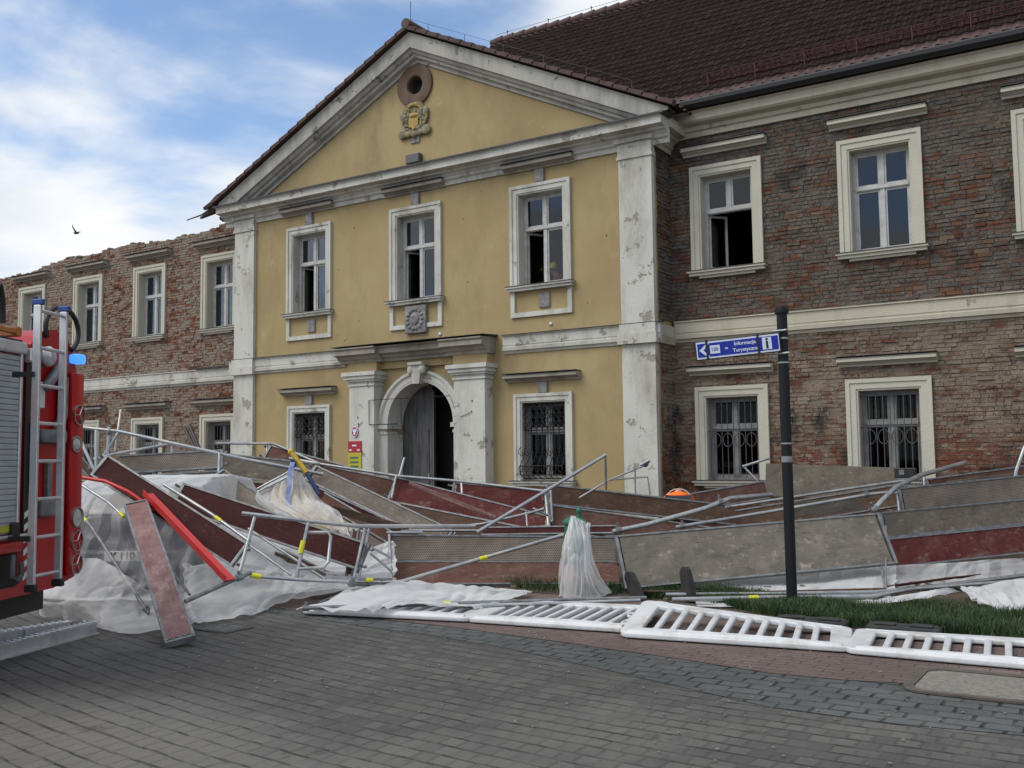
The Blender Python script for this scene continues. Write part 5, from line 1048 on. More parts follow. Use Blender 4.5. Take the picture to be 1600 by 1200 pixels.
# cloth draped over the car (relaxed mass-spring net)
def drape(label, x0, x1, y0, y1, nx, ny, seed, slack=1.06, iters=420):
    xs = np.linspace(x0, x1, nx); ys = np.linspace(y0, y1, ny); X, Y = np.meshgrid(xs, ys, indexing='ij'); Z = np.full_like(X, 1.75)+.02*np.random.RandomState(seed).randn(nx, ny)
    p = np.stack([X, Y, Z], -1); old = p.copy(); rx = (x1-x0)/(nx-1)*slack; ry = (y1-y0)/(ny-1)*slack; dg = math.hypot(rx, ry)
    def hf(q):
        x, y = q[..., 0], q[..., 1]
        prof_ = np.interp(x, [-.16, -.06, .02, .10, .3, .7, 1.6, 2.6, 3.1, 4.2], [0, .62, .98, 1.05, 1.30, 1.40, 1.42, 1.34, 1.0, .7])
        side = np.clip((.93-np.abs(y))/.12, 0, 1)
        h = prof_*side**.6
        h = np.maximum(h, .16*np.exp(-((x+.9)**2+(y-.9)**2)/.15))
        return h
    cons = [((slice(0,-1), slice(None)), (slice(1,None), slice(None)), rx), ((slice(None), slice(0,-1)), (slice(None), slice(1,None)), ry), ((slice(0,-1), slice(0,-1)), (slice(1,None), slice(1,None)), dg), ((slice(1,None), slice(0,-1)), (slice(0,-1), slice(1,None)), dg), ((slice(0,-2), slice(None)), (slice(2,None), slice(None)), 2*rx*.98), ((slice(None), slice(0,-2)), (slice(None), slice(2,None)), 2*ry*.98)]
    for it in range(iters):
        vel = (p-old)*.93; old = p.copy(); p = p+vel; p[..., 2] -= .0045
        for _ in range(3):
            for a, b, r in cons:
                d_ = p[b]-p[a]; l_ = np.linalg.norm(d_, axis=-1, keepdims=True)+1e-9; k = .5 if r < dg*1.2 else .12
                cc = d_*(1-r/l_)*.5*(k*1.6 if k == .5 else k); p[a] += cc; p[b] -= cc
        h = hf(p)+.018; low = p[..., 2] < h
        # push out of the car's rear and sides before lifting
        p[..., 2] = np.where(low, h, p[..., 2]); old[..., :2] = np.where(low[..., None], old[..., :2]*.3+p[..., :2]*.7, old[..., :2])
    G = [[Vector(p[i, j]) for j in range(ny)] for i in range(nx)]
    def tri_(x): x = x % 1; return (1-abs(x-.5)*2)**1.8
    for i in range(nx):                                  # sharp creases left by folding and tension
        for j in range(ny):
            q = G[i][j]; a_ = tri_(q.y*2.1+.9*mnoise.noise(Vector((q.y*1.3, q.z*1.2, seed)))+q.z*.5); b_ = tri_(q.y*1.2-q.z*1.7+1.1*mnoise.noise(Vector((q.x, q.y*.9, 7)))); c_ = mnoise.noise(Vector((q.x*3, q.y*3, q.z*3)))
            k_ = 1 if q.z < 1.3 else .5
            q += Vector((-.055*a_-.035*b_-.02*c_, .03*b_*(1 if q.y > 0 else -1), .02*a_ if q.z > 1.2 else 0))*k_
    mb = MB().grid(G); mb.xf(CM); o = mb.build('plastic_sheet', M['net'], None, smooth='all', fix=False)
    mo = o.modifiers.new('smooth', 'SUBSURF'); mo.levels = 1; mo.render_levels = 1
    return tag(o, label, 'plastic sheet', 'torn plastic sheets')
drape('big milky sheet draped over the silver-grey car', -.95, 3.4, -1.75, 1.75, 110, 92, 3)
sheet('crumpled milky sheet bunched on the paving at the foot of the pink plank', [[(95,885,-.55),(150,872,-.6),(205,905,-.42),(250,935,-.2),(300,930,-.2)],[(50,930,-.22),(110,938,-.25),(180,945,-.2),(240,955,-.1),(300,950,-.1)],[(62,960,-.03),(130,972,-.03),(190,990,-.03),(250,984,-.03),(305,972,-.03)]], M['net'], 8, .07, seed=14)
# ------------------------------------------------------------------ white plastic barriers
LN, WD = 2.05, 1.0
def make_barrier():
    T = thing('plastic_barrier', 'x', 'barrier', (0,0,0), group='white plastic barriers lying in a row')
    n = 11; sx0 = .16; pit = (LN-2*sx0)/n; slots = [(sx0+pit*i+.028, sx0+pit*(i+1)-.028, .17, WD-.14) for i in range(n)]
    def rrect(x0, x1, y0, y1, rad, k=5):
        pts = []
        for cx_, cy_, a0 in ((x1-rad, y1-rad, 0), (x0+rad, y1-rad, PI/2), (x0+rad, y0+rad, PI), (x1-rad, y0+rad, 1.5*PI)):
            for q in range(k+1): a_ = a0+PI/2*q/k; pts.append((cx_+rad*math.cos(a_), cy_+rad*math.sin(a_)))
        return pts
    cd_ = bpy.data.curves.new('outline', 'CURVE'); cd_.dimensions = '2D'; cd_.fill_mode = 'BOTH'; cd_.extrude = .010; cd_.bevel_depth = .014; cd_.bevel_resolution = 3
    for pts in [rrect(.014, LN-.014, .014, WD-.014, .085)]+[rrect(a-.014, b+.014, c-.014, d+.014, .036) for a, b, c, d in slots]:
        sp = cd_.splines.new('POLY'); sp.points.add(len(pts)-1); sp.use_cyclic_u = True
        for q, (x, y) in enumerate(pts): sp.points[q].co = (x, y, 0, 1)
    o = bpy.data.objects.new('tmp', cd_); sc.collection.objects.link(o); dg = bpy.context.evaluated_depsgraph_get(); me = bpy.data.meshes.new_from_object(o.evaluated_get(dg)); bpy.data.objects.remove(o)
    mb = MB(); mb.add([q.co.copy() for q in me.vertices], [tuple(p.vertices) for p in me.polygons])
    mb.tube([(.09, .045, .006), (LN/4, .045, .006), (LN/2, .045, .006), (LN*3/4, .045, .006), (LN-.09, .045, .006)], .034, 12)      # swollen lower rail
    mb.tube([(.09, WD-.05, .004), (LN/4, WD-.05, .004), (LN/2, WD-.05, .004), (LN*3/4, WD-.05, .004), (LN-.09, WD-.05, .004)], .028, 12)
    for x in (.20, LN-.20): mb.extr([(x-.11, WD-.01, -.012), (x+.11, WD-.01, -.012), (x+.04, WD+.05, -.012), (x-.04, WD+.05, -.012)], (0, 0, .026))
    for x in (LN*.18, LN*.5, LN*.82): mb.cham(x-.16, x+.16, .095, .125, .02, .030, .004)
    lchild(mb, 'slatted_panel', M['plastic'], T, smooth=True)
    for x0, s in ((LN, 1), (0, -1)):
        h_ = MB()
        for y in (.2, .42) if s > 0 else (.3, .52): h_.tube([(x0, y, 0), (x0+s*.04, y, 0), (x0+s*.055, y+.045, 0), (x0+s*.04, y+.09, 0), (x0, y+.09, 0)], .012, 8)
        lchild(h_, 'hinge_hook', M['plastic'], T, smooth=True)
    return T
def foot_mesh():
    mb = MB(); prof = [(-.045, 0), (.045, 0), (.055, .05), (.05, .20), (.035, .30), (.01, .335), (-.02, .335), (-.045, .30), (-.05, .2)]
    mb.extr([(x*1.6, -.03, z*1.15) for x, z in prof], (0, .06, 0)); mb.cham(-.085, .085, -.045, .045, 0, .04, .012); mb.tube([(0, -.035, .30), (0, .035, .30)], .022, 8); return mb
bar0 = make_barrier(); first = [True]
def barrier(label, NL, NR, FL, FR):                      # the soft plastic panels sag: each follows its own four corners
    a, b, c, d = [P(q[0], q[1], Z=q[2]) for q in (NL, NR, FL, FR)]; INFO.append((label[:30], round((b-a).length, 2), round((c-a).length, 2)))
    r = bar0 if first[0] else bar0.copy()
    kids = list(bar0.children)
    if not first[0]: sc.collection.objects.link(r)
    r.matrix_basis = Matrix.Translation(a); r['label'] = label
    for ch, me in zip(kids, src):
        q = ch if first[0] else ch.copy()
        if not first[0]: sc.collection.objects.link(q); q.parent = r
        q.data = me.copy()
        for v_ in q.data.vertices:
            u, v = v_.co.x/LN, v_.co.y/WD; p = (a*(1-u)+b*u)*(1-v)+(c*(1-u)+d*u)*v; v_.co = p-a+Vector((0, 0, v_.co.z+.012*math.sin(u*PI)*math.sin(v*3+1)))
    first[0] = False; return r
src = [c.data for c in bar0.children]
br = [barrier('barrier at the left end of the row, half hidden by the white sheet', (467,956,.04), (735,969,.04), (560,928,.05), (800,939,.05)),
 barrier('second fallen barrier from the left, under the tubes', (728,969,.04), (982,986,.04), (795,939,.06), (1040,950,.10)),
 barrier('third fallen barrier with its far left corner raised in front of the grey panel', (966,992,.04), (1332,1016,.04), (1006,940,.20), (1332,984,.05)),
 barrier('barrier at the right end of the row, running out of the picture', (1320,1017,.04), (1760,1056,.04), (1338,985,.05), (1740,1009,.05))]
def foot(label, x, y, d, tilt, rot, lie=0):
    Mx = Matrix.Translation(P(x, y, d=d)) @ Matrix.Rotation(rot, 4, 'Z') @ Matrix.Rotation(lie, 4, 'X') @ Matrix.Rotation(tilt, 4, 'Y')
    mb = foot_mesh(); mb.xf(Mx); o = mb.build('barrier_foot', M['rubber']); return tag(o, label, 'barrier foot', 'black rubber barrier feet')
YW = YAW
foot('black rubber foot tipped to the left behind the third barrier', 1000, 944, 11.0, math.radians(-28), -.4)
foot('black rubber foot standing upright beside the third barrier', 1078, 941, 10.8, math.radians(-10), -.5)
def flatfoot(label, x, y, L_, ang):
    c = P(x, y, Z=.05); Mx = Matrix.Translation(c) @ Matrix.Rotation(ang, 4, 'Z'); mb = MB(); mb.cham(-L_/2, L_/2, -.10, .10, -.04, .03, .02); mb.cham(-L_/2+.06, -.06, -.06, .06, .03, .05, .01); mb.cham(.06, L_/2-.06, -.06, .06, .03, .05, .01); mb.tube([(-L_/2+.02, 0, .03), (L_/2-.02, 0, .03)], .02, 8)
    mb.xf(Mx); o = mb.build('barrier_foot', M['rubber']); return tag(o, label, 'barrier foot', 'black rubber barrier feet')
flatfoot('black rubber foot lying flat on the grass edge nearest the sign pole', 1268, 972, .66, .05); flatfoot('black rubber foot lying flat on the grass edge behind the rightmost barrier', 1412, 983, .62, .03)
# ------------------------------------------------------------------ sign pole
pb = P(1238, 949, Z=0); pt = Vector((pb.x-.0, pb.y, 0)); tp = P(1220, 477, d=pt.x*FW.x+pt.y*FW.y)
ztop = tp.z; d0 = (P(1238, 948, Z=0)-CAM).dot(FW)
top = P(1221, 478, d=d0+.22)
T = thing('sign_pole', 'black round sign pole standing on the lawn edge', 'signpost', loc=(pb.x, pb.y, 0))
ax = (top-pb).normalized()
MB().tube([pb, pb.lerp(top, .975)], .056, 20).build('pole_shaft', M['pole'], T, smooth=True)
MB().tube([pb.lerp(top, .974), pb.lerp(top, .982), pb.lerp(top, .997), top], [.073, .075, .062, .02], 20).build('pole_cap', M['pole'], T, smooth=True)
for f_ in (.535, .805, .887): MB().tube([pb.lerp(top, f_), pb.lerp(top, f_+.005)], .060, 20).build('clamp_band', M['steel'], T, smooth=True)
MB().tube([pb.lerp(top, .475), pb.lerp(top, .495)], .060, 20).build('worn_band', M['steeld'], T, smooth=True)
# blue sign
dS = (pb.lerp(top, .84)-CAM).dot(FW); a = P(1216, 521, d=dS-.06); b = P(1087, 536, d=dS+.16); c = P(1216, 548, d=dS-.06)
Mx = frameM(b, a-b, P(1087, 536, d=dS+.16)-P(1087, 560, d=dS+.16)); ln = (a-b).length; hh = (a-c).length
S_ = thing('direction_sign', 'blue tourist information arrow sign clamped to the black pole', 'sign', M=Mx); INFO.append(('sign', round(ln, 2), round(hh, 2)))
lchild(MB().cham(-.015, ln+.015, -hh-.012, .012, -.03, .012, .005), 'black_frame', M['blackp'], S_)
lchild(MB().box(0, ln, -hh, 0, .0125, .016), 'white_border', M['signwhite'], S_)
lchild(MB().box(.012, ln-.01, -hh+.018, -.018, .0165, .018), 'blue_face', M['signblue'], S_)
mb = MB(); y0 = -hh/2
mb.extr([(.03, y0, .0185), (.115, y0+hh*.40, .0185), (.145, y0+hh*.40, .0185), (.075, y0, .0185), (.145, y0-hh*.40, .0185), (.115, y0-hh*.40, .0185)], (0, 0, .001)); lchild(mb, 'arrow', M['signwhite'], S_)
for s_, txt, x, y, z_ in ((.060, '120', .20, y0, M['signblue']), (.045, 'm', .345, y0, M['signwhite']), (.062, 'Informacja', .57, y0+hh*.19, M['signwhite']), (.062, 'Turystyczna', .57, y0-hh*.19, M['signwhite'])):
    t_ = text_mesh(txt, s_*ln/1.0*1.0, .0008, .0012); t_.xf(Matrix.Translation((x*ln+.02, y, .021 if txt == '120' else .0195))); lchild(t_, 'lettering', z_, S_)
lchild(MB().box(.145*ln+.02, .265*ln+.02, y0-.045, y0+.045, .0185, .0200), 'number_patch', M['signwhite'], S_)
lchild(MB().box(.80*ln, .91*ln, y0-hh*.34, y0+hh*.36, .0185, .0200), 'info_patch', M['signwhite'], S_)
t_ = text_mesh('i', .17, .001, .004); t_.xf(Matrix.Translation((.855*ln, y0, .0215)) @ Matrix.Shear('XZ', 4, (0, 0)) ); lchild(t_, 'info_symbol', M['blackp'], S_)
for x in (.13*ln, .75*ln): lchild(MB().box(x-.012, x+.012, -hh-.02, .02, .0125, .024), 'mounting_strap', M['blackp'], S_)
for y in (.03, -hh-.03): lchild(MB().tube([(ln-.05, y, -.03), (ln+.09, y, -.02)], .012, 8), 'clamp_arm', M['steel'], S_)
# ------------------------------------------------------------------ green bin with pole
gb = P(900, 931, Z=0); T = thing('litter_bin', 'green metal litter bin standing under the torn white sheet', 'litter bin', loc=(gb.x, gb.y, 0)); gx, gy = gb.x, gb.y
MB().lathe([(.0, .35), (.10, .35), (.12, .38), (.125, .80), (.12, .82), (0, .82)], (gx, gy, 0), 20).build('bin_body', M['green'], T, smooth=True)
MB().lathe([(.15, .84), (.155, .86), (.09, .91), (.03, .93), (0, .93)], (gx, gy, 0), 20).build('bin_lid', M['green'], T, smooth=True)
mb = MB(); blob(mb, gx+.06, gy, .99, .035, .035, .045, 10); mb.tube([(gx+.06, gy, .0), (gx+.06, gy, .96)], .022, 10); mb.build('bin_post', M['green'], T, smooth=True)
# ------------------------------------------------------------------ people
def person(label, loc, joints, radii, edges, parts, root=0):
    T = thing('person', label, 'person', loc=loc)
    return T
def skinmesh(name, J, E_, Rr, m, parent, sub=2):
    me = bpy.data.meshes.new(name); me.from_pydata([tuple(j) for j in J], E_, []); o = bpy.data.objects.new(name, me); sc.collection.objects.link(o)
    sk = o.modifiers.new('skin', 'SKIN'); sk.use_smooth_shade = True
    for i, r in enumerate(Rr): me.skin_vertices[0].data[i].radius = (r, r) if not isinstance(r, tuple) else r
    me.skin_vertices[0].data[0].use_root = True
    ss = o.modifiers.new('sub', 'SUBSURF'); ss.levels = sub; ss.render_levels = sub
    dg = bpy.context.evaluated_depsgraph_get(); em_ = bpy.data.meshes.new_from_object(o.evaluated_get(dg)); bpy.data.objects.remove(o)
    em_.name = name; em_.materials.clear(); em_.materials.append(m); em_.polygons.foreach_set('use_smooth', [True]*len(em_.polygons))
    q = bpy.data.objects.new(name, em_); sc.collection.objects.link(q)
    q.parent = parent; return q
def build_person(label, Mx, bend=0.0, hat=None, jacket=None, crouch=0.0, arms='down'):
    T = thing('person', label, 'person', M=Mx)            # local: x = facing direction, y = left, z = up
    hz_ = .92-.42*crouch; kx = .28*crouch; b_ = bend
    def tor(h): return Vector((math.sin(b_)*h, 0, hz_+math.cos(b_)*h))
    pel, waist, chest, neck, head = tor(0), tor(.18), tor(.38), tor(.55), tor(.60)+Vector((.07*math.sin(b_)+.02, 0, .06))
    J = [pel, waist, chest, neck, head, head+Vector((.02, 0, .12))]; E_ = [(0,1),(1,2),(2,3),(3,4),(4,5)]; Rr = [(.15,.12), (.14,.11), (.17,.12), .055, .085, .075]
    for s in (-1, 1):
        k = len(J); hip = pel+Vector((0, s*.10, -.06)); knee = Vector((kx+.02, s*.13, hz_*.52)); ank = Vector((-.05*crouch, s*.13, .09)); toe = Vector((.17, s*.14, .04))
        J += [hip, knee, ank, toe]; E_ += [(0, k), (k, k+1), (k+1, k+2), (k+2, k+3)]; Rr += [.085, .06, .042, .035]
        k = len(J); sh = tor(.48)+Vector((0, s*.20, 0)); dn_ = Vector((math.sin(b_)*.3+.1, 0, -1)).normalized(); el = sh+dn_*.28+Vector((0, s*.04, 0)); wr = el+(dn_+Vector((.5, 0, .1))).normalized()*.25
        J += [sh, el, wr, wr+Vector((.05, 0, -.05))]; E_ += [(2, k), (k, k+1), (k+1, k+2), (k+2, k+3)]; Rr += [.06, .045, .03, .03]
        for g in range(5):                                # four fingers and a thumb
            k2 = len(J); o_ = Vector((0, (g-1.5)*.018, 0)) if g < 4 else Vector((.02, -s*.035, .02)); ln_ = (.07, .08, .075, .06, .05)[g]
            J += [wr+Vector((.05, 0, -.05))+o_+Vector((.02, 0, -.03)), wr+Vector((.05, 0, -.05))+o_+Vector((.03, 0, -.03-ln_))]; E_ += [(k+3, k2), (k2, k2+1)]; Rr += [.009, .007]
    skinmesh('body', J, E_, Rr, M['skin'], T, 1)
    # clothes follow the body
    Jj = [pel+Vector((0,0,-.02)), waist, chest, tor(.50)]; Ej = [(0,1),(1,2),(2,3)]; Rj = [(.185,.145), (.175,.14), (.20,.145), (.10,.08)]
    for s in (-1, 1):
        k = len(Jj); sh = tor(.48)+Vector((0, s*.20, 0)); dn_ = Vector((math.sin(b_)*.3+.1, 0, -1)).normalized(); el = sh+dn_*.28+Vector((0, s*.04, 0)); wr = el+(dn_+Vector((.5, 0, .1))).normalized()*.23
        Jj += [sh, el, wr]; Ej += [(2, k), (k, k+1), (k+1, k+2)]; Rj += [.078, .062, .05]
    skinmesh('jacket', Jj, Ej, Rj, jacket or M['orange'], T)
    Jj = [pel]; Ej = []; Rj = [.165]
    for s in (-1, 1):
        k = len(Jj); Jj += [pel+Vector((0, s*.10, -.06)), Vector((kx+.02, s*.13, hz_*.52)), Vector((-.05*crouch, s*.13, .10))]; Ej += [(0, k), (k, k+1), (k+1, k+2)]; Rj += [.105, .08, .062]
    skinmesh('trousers', Jj, Ej, Rj, M['navycloth'], T)
    hc = head+Vector((.02, 0, .07)); mb = MB(); blob(mb, hc.x+.095, 0, hc.z-.05, .022, .014, .022, 8)
    for s in (-1, 1): blob(mb, hc.x, s*.09, hc.z-.05, .02, .012, .03, 8)
    lchild(mb, 'nose_and_ears', M['skin'], T, smooth=True)
    mb = MB(); 
    for s in (-1, 1): blob(mb, hc.x+.082, s*.032, hc.z-.025, .01, .012, .008, 8)
    mb.tube([(hc.x+.088, -.02, hc.z-.095), (hc.x+.09, .02, hc.z-.095)], .005, 6); lchild(mb, 'eyes_and_mouth', M['blackp'], T, smooth=True)
    if hat:
        mb = MB(); mb.lathe([(.145, .0), (.15, .012), (.125, .02), (.12, .07), (.10, .11), (.06, .135), (0, .142)], (hc.x, 0, hc.z+.0), 20); mb.tube([(hc.x-.11, 0, hc.z+.07), (hc.x-.06, 0, hc.z+.135), (hc.x, 0, hc.z+.15), (hc.x+.06, 0, hc.z+.135), (hc.x+.11, 0, hc.z+.07)], .014, 6); lchild(mb, 'helmet', hat, T, smooth=True)
    bd = MB()
    c_ = tor(.26); bd.tube([c_+Vector((.165*math.cos(b_)*math.cos(2*PI*k/20), .195*math.sin(2*PI*k/20), -.165*math.sin(b_)*math.cos(2*PI*k/20))) for k in range(20)], .018, 6, closed=True, flat=.5); lchild(bd, 'reflective_band', M['refl'], T, smooth=True)
    return T
pp = P(1060, 772, d=15.9); build_person('worker in an orange hi-vis jacket bent over behind the dark brown board', Matrix.Translation((pp.x, pp.y, .02)) @ Matrix.Rotation(math.atan2(pp.y, pp.x), 4, 'Z'), bend=math.radians(94), crouch=0)
pp = P(868, 408, Y=18.1); build_person('worker in an orange jacket and yellow helmet stooping inside the open first-floor window', Matrix.Translation((pp.x+.40, 18.2, 4.3)) @ Matrix.Rotation(math.radians(190), 4, 'Z'), bend=math.radians(42), crouch=.33, hat=M['hatyel'])
# ------------------------------------------------------------------ aluminium ramp beams by the truck
def ibeam(label, A, B, h, w_, name='aluminium_beam'):
    a, b = P(A[0], A[1], Z=A[2]), P(B[0], B[1], Z=B[2]); Mx = frameM(a, b-a, Vector((0,0,1)).cross(b-a)); ln = (b-a).length
    T = thing(name, label, 'metal beam', M=Mx, group='aluminium beams lying before the fire engine'); INFO.append((label[:30], round(ln, 2), 0))
    lchild(MB().box(0, ln, -w_/2, w_/2, 0, .01), 'base_flange', M['alu'], T); lchild(MB().box(0, ln, -.008, .008, .0105, h-.012), 'web', M['alu'], T)
    mb = MB().box(0, ln, -w_/2, w_/2, h-.0115, h)
    n = int(ln/.07)
    for i in range(n): mb.box(i*.07, i*.07+.035, -w_/2-.004, -w_/2+.02, h+.0005, h+.008); mb.box(i*.07+.035, i*.07+.07, w_/2-.02, w_/2+.004, h+.0005, h+.008)
    lchild(mb, 'toothed_top_flange', M['alu'], T)
    for i in range(1, 3): lchild(MB().box(ln*i/3-.01, ln*i/3+.01, -w_/2+.01, w_/2-.01, .0105, h-.012), 'stiffener', M['alu'], T)
ibeam('near aluminium beam with a toothed top flange pointing at the sheeting', (-120,1062,0), (150,990,0), .12, .09); ibeam('far aluminium beam close to the fire engine stabiliser', (-120,1028,0), (108,990,0), .12, .09)
# ------------------------------------------------------------------ manhole
mc = [P(x, y, Z=0) for x, y in ((1425,1080),(1480,1049),(1700,1075),(1700,1118))]
xa, xb, ya, yb = -1.45, -.30, 7.12, 7.98
def rr(x0, x1, y0, y1, r, z, n=6):
    pts = []
    for cx_, cy_, a0 in ((x1-r, y1-r, 0), (x0+r, y1-r, PI/2), (x0+r, y0+r, PI), (x1-r, y0+r, 1.5*PI)):
        for k in range(n+1): a_ = a0+PI/2*k/n; pts.append((cx_+r*math.cos(a_), cy_+r*math.sin(a_), z))
    return pts
T = thing('manhole_cover', 'large grey concrete manhole cover with a rusty rim in the pavement', 'manhole cover', loc=(-.9, 7.55, 0))
MB().extr(rr(xa+.07, xb-.07, ya+.07, yb-.07, .12, .004), (0, 0, .012)).build('concrete_lid', M['manhole'], T)
o_, i_ = rr(xa, xb, ya, yb, .17, .009), rr(xa+.065, xb-.065, ya+.065, yb-.065, .125, .009); n = len(o_); mb = MB()
mb.add([(x, y, z+h) for h in (0, .014) for (x, y, z) in o_]+[(x, y, z+h) for h in (0, .014) for (x, y, z) in i_], [(n+j, n+(j+1) % n, 3*n+(j+1) % n, 3*n+j) for j in range(n)]+[(j, (j+1) % n, n+(j+1) % n, n+j) for j in range(n)]+[(2*n+j, 2*n+(j+1) % n, 3*n+(j+1) % n, 3*n+j) for j in range(n)])
mb.build('iron_rim', noisy('rusty_cast_iron', (.06, .05, .042), (.10, .085, .07), 8, .8, bump=.004), T)
T = thing('drain_cover', 'small dark iron drain cover in the paving right of the pink plank', 'drain cover', loc=P(352, 982, Z=0)); o_ = P(350, 983, Z=0)
mb = MB().cham(o_.x-.22, o_.x+.22, o_.y-.18, o_.y+.18, -.02, .012, .004); mb.build('lid', noisy('dark_cast_iron', (.04, .038, .035), (.07, .065, .06), 20, .8, bump=.004), T)
mb = MB()
for k in range(6): mb.box(o_.x-.17, o_.x+.17, o_.y-.14+k*.05, o_.y-.12+k*.05, .0125, .016)
mb.build('grip_ribs', M['steeld'], T)
# ------------------------------------------------------------------ bird
bp = P(120, 364, d=24); T = thing('bird', 'small dark bird flying over the roofless left wing', 'bird', loc=bp)
mb = MB(); blob(mb, *bp, .09, .035, .03, 8); blob(mb, bp.x-.09, bp.y, bp.z+.01, .03, .025, .022, 8); mb.add([bp+Vector((.07, 0, 0)), bp+Vector((.16, .03, -.01)), bp+Vector((.16, -.03, -.01))], [(0,1,2)])
for s in (-1, 1): mb.add([bp+Vector((-.04, s*.02, .01)), bp+Vector((.04, s*.02, .01)), bp+Vector((.05, s*.12, .10)), bp+Vector((.02, s*.14, .11)), bp+Vector((.06, s*.16, .18))], [(0,1,2,3),(3,2,4)])
mb.build('body_and_wings', M['rubber'], T, smooth=True)
# ------------------------------------------------------------------ fire engine
ea = YAW+math.atan(150/FPX); ev = Vector((math.sin(ea), math.cos(ea), 0)); nv_ = Vector((ev.y, -ev.x, 0)); Cf = P(130, 725, d=8.9)-nv_*.05; Cf.z = 0
TM = frameM(Cf, ev, nv_)                                 # local x: along the rear face (0 = far corner, negative to the camera), y: outward, z: down?
TM = Matrix((ev, nv_, Vector((0,0,1)))).transposed().to_4x4(); TM.translation = Cf
fe = thing('fire_engine', 'red fire engine seen from its rear with ladder, shutter and round lamps', 'fire engine', M=TM)
def tc_(mb, name, m, parent=None, smooth=False):
    o = mb.build(name, m, None, smooth)
    if parent is None: o.parent = fe
    else: o.parent = parent
    return o
W = 2.5
def bodypoly():                                          # rear outline in (x, z): raised rounded corner pods, lower roof between
    R_ = [(-.02,.60),(0,.64),(0,2.05),(-.03,2.35),(-.10,2.55),(-.18,2.67),(-.28,2.74),(-.42,2.77),(-.58,2.75),(-.70,2.68),(-.78,2.60)]
    return R_+[(-W-x, z) for x, z in R_[::-1]]+[(-W+.35,.54),(-.35,.54)]
tc_(MB().extr([(x, 0, z) for x, z in bodypoly()], (0, -5.2, 0)), 'body', M['truckred'], smooth=True)
tc_(MB().cham(-W+.1, -.1, -7.2, -5.21, .6, 2.58, .12), 'cab', M['truckred'], smooth=True)
tc_(MB().box(-W+.25, -.25, -7, -.15, .35, .535), 'chassis', M['blackp'])
# rear shutter
sh = MB(); z = 1.05
while z < 2.47: sh.cham(-1.98, -.955, .004, .020, z+.001, z+.043, .006); z += .045
S = tc_(sh, 'rear_shutter', M['shut'])
fr_ = MB(); fr_.cham(-.955, -.925, .002, .035, 1.0, 2.52, .006); tc_(fr_, 'side_channel', M['alu'], S); tc_(MB().cham(-2.02, -1.985, .002, .035, 1.0, 2.52, .006), 'side_channel', M['alu'], S)
tc_(MB().cham(-2.05, -.90, .002, .06, 2.50, 2.60, .02), 'top_hood', M['alu'], S)
tc_(MB().tube([(-2.0, .05, 1.03), (-.84, .05, 1.03)], .016, 10), 'grab_bar', M['alu'], S, True)
tc_(MB().box(-2.0, -1.06, .03, .036, 1.07, 1.12), 'yellow_strip', M['signyel'], S)
tc_(MB().cham(-1.06, -.96, .03, .07, 1.02, 1.14, .01), 'latch', M['blackp'], S)
mb = MB().box(-1.6, -1.26, .021, .024, 1.95, 2.22); tc_(mb, 'red_shutter_emblem', M['signred'], S)
mb = MB().cham(-2.2, -.90, .0, .06, .90, .99, .02); tc_(mb, 'rear_step', M['truckred'], smooth=True)
tc_(MB().cham(-W+.3, -.88, -.1, .015, .62, .90, .03), 'bumper_recess', M['blackp'])
hk = MB().tube([(-1.04, .06, .88), (-1.09, .09, .80), (-1.09, .09, .72), (-1.03, .09, .68), (-.97, .09, .72), (-.97, .09, .82)], .022, 8); tc_(hk, 'tow_shackle', M['irong'], smooth=True)
tc_(MB().lathe([(0, 0), (.025, 0), (.03, .02), (0, .03)], (0,0,0), 12).xf(Matrix.Translation((-1.02, .01, .955)) @ Matrix.Rotation(-PI/2, 4, 'X')), 'amber_marker', M['amber'], smooth=True)
# recessed red centre strip + dark gap left of the ladder
tc_(MB().cham(-.86, -.80, .002, .03, 1.0, 2.45, .01), 'black_gap_strip', M['blackp'])
tc_(MB().cham(-.78, -.73, .002, .07, 1.35, 1.95, .015), 'door_strut', M['blackp'])
# vertical lamp pod on the corner
tc_(MB().cham(-.21, -.005, .002, .055, .62, 2.42, .025), 'lamp_pod', M['truckred'], smooth=True)
def lamp(x, z, r, m, spokes=True):
    mb = MB().ring((x, .055, z), (0, 1, 0), r*.90, r, .022, 24)
    if spokes:
        for k in range(3): a = PI+2*PI*k/3; mb.tube([(x, .072, z), (x+r*.92*math.cos(a), .072, z+r*.92*math.sin(a))], .006, 6)
    o = tc_(mb, 'round_lamp', M['chrome']); tc_(MB().lathe([(r*.9, 0), (r*.85, .010), (r*.4, .018), (0, .02)], (0,0,0), 20).xf(Matrix.Translation((x, .053, z)) @ Matrix.Rotation(-PI/2, 4, 'X')), 'lens', m, o, True)
lamp(-.105, 1.13, .092, M['clearlens'], False); lamp(-.105, .925, .092, M['redlens']); lamp(-.105, .72, .092, M['redlens']); lamp(-.115, 2.04, .092, M['redlens'])
o = tc_(MB().ring((-.15, .055, 1.78), (0, 1, 0), .06, .075, .02, 20), 'round_lamp', M['chrome']); tc_(MB().lathe([(.06, 0), (.05, .02), (0, .03)], (0,0,0), 16).xf(Matrix.Translation((-.15, .055, 1.78)) @ Matrix.Rotation(-PI/2, 4, 'X')), 'lens', M['clearlens'], o, True)
tc_(MB().cham(-.20, -.07, .0, .10, 2.50, 2.585, .02), 'blue_light', M['beacon'], smooth=True)
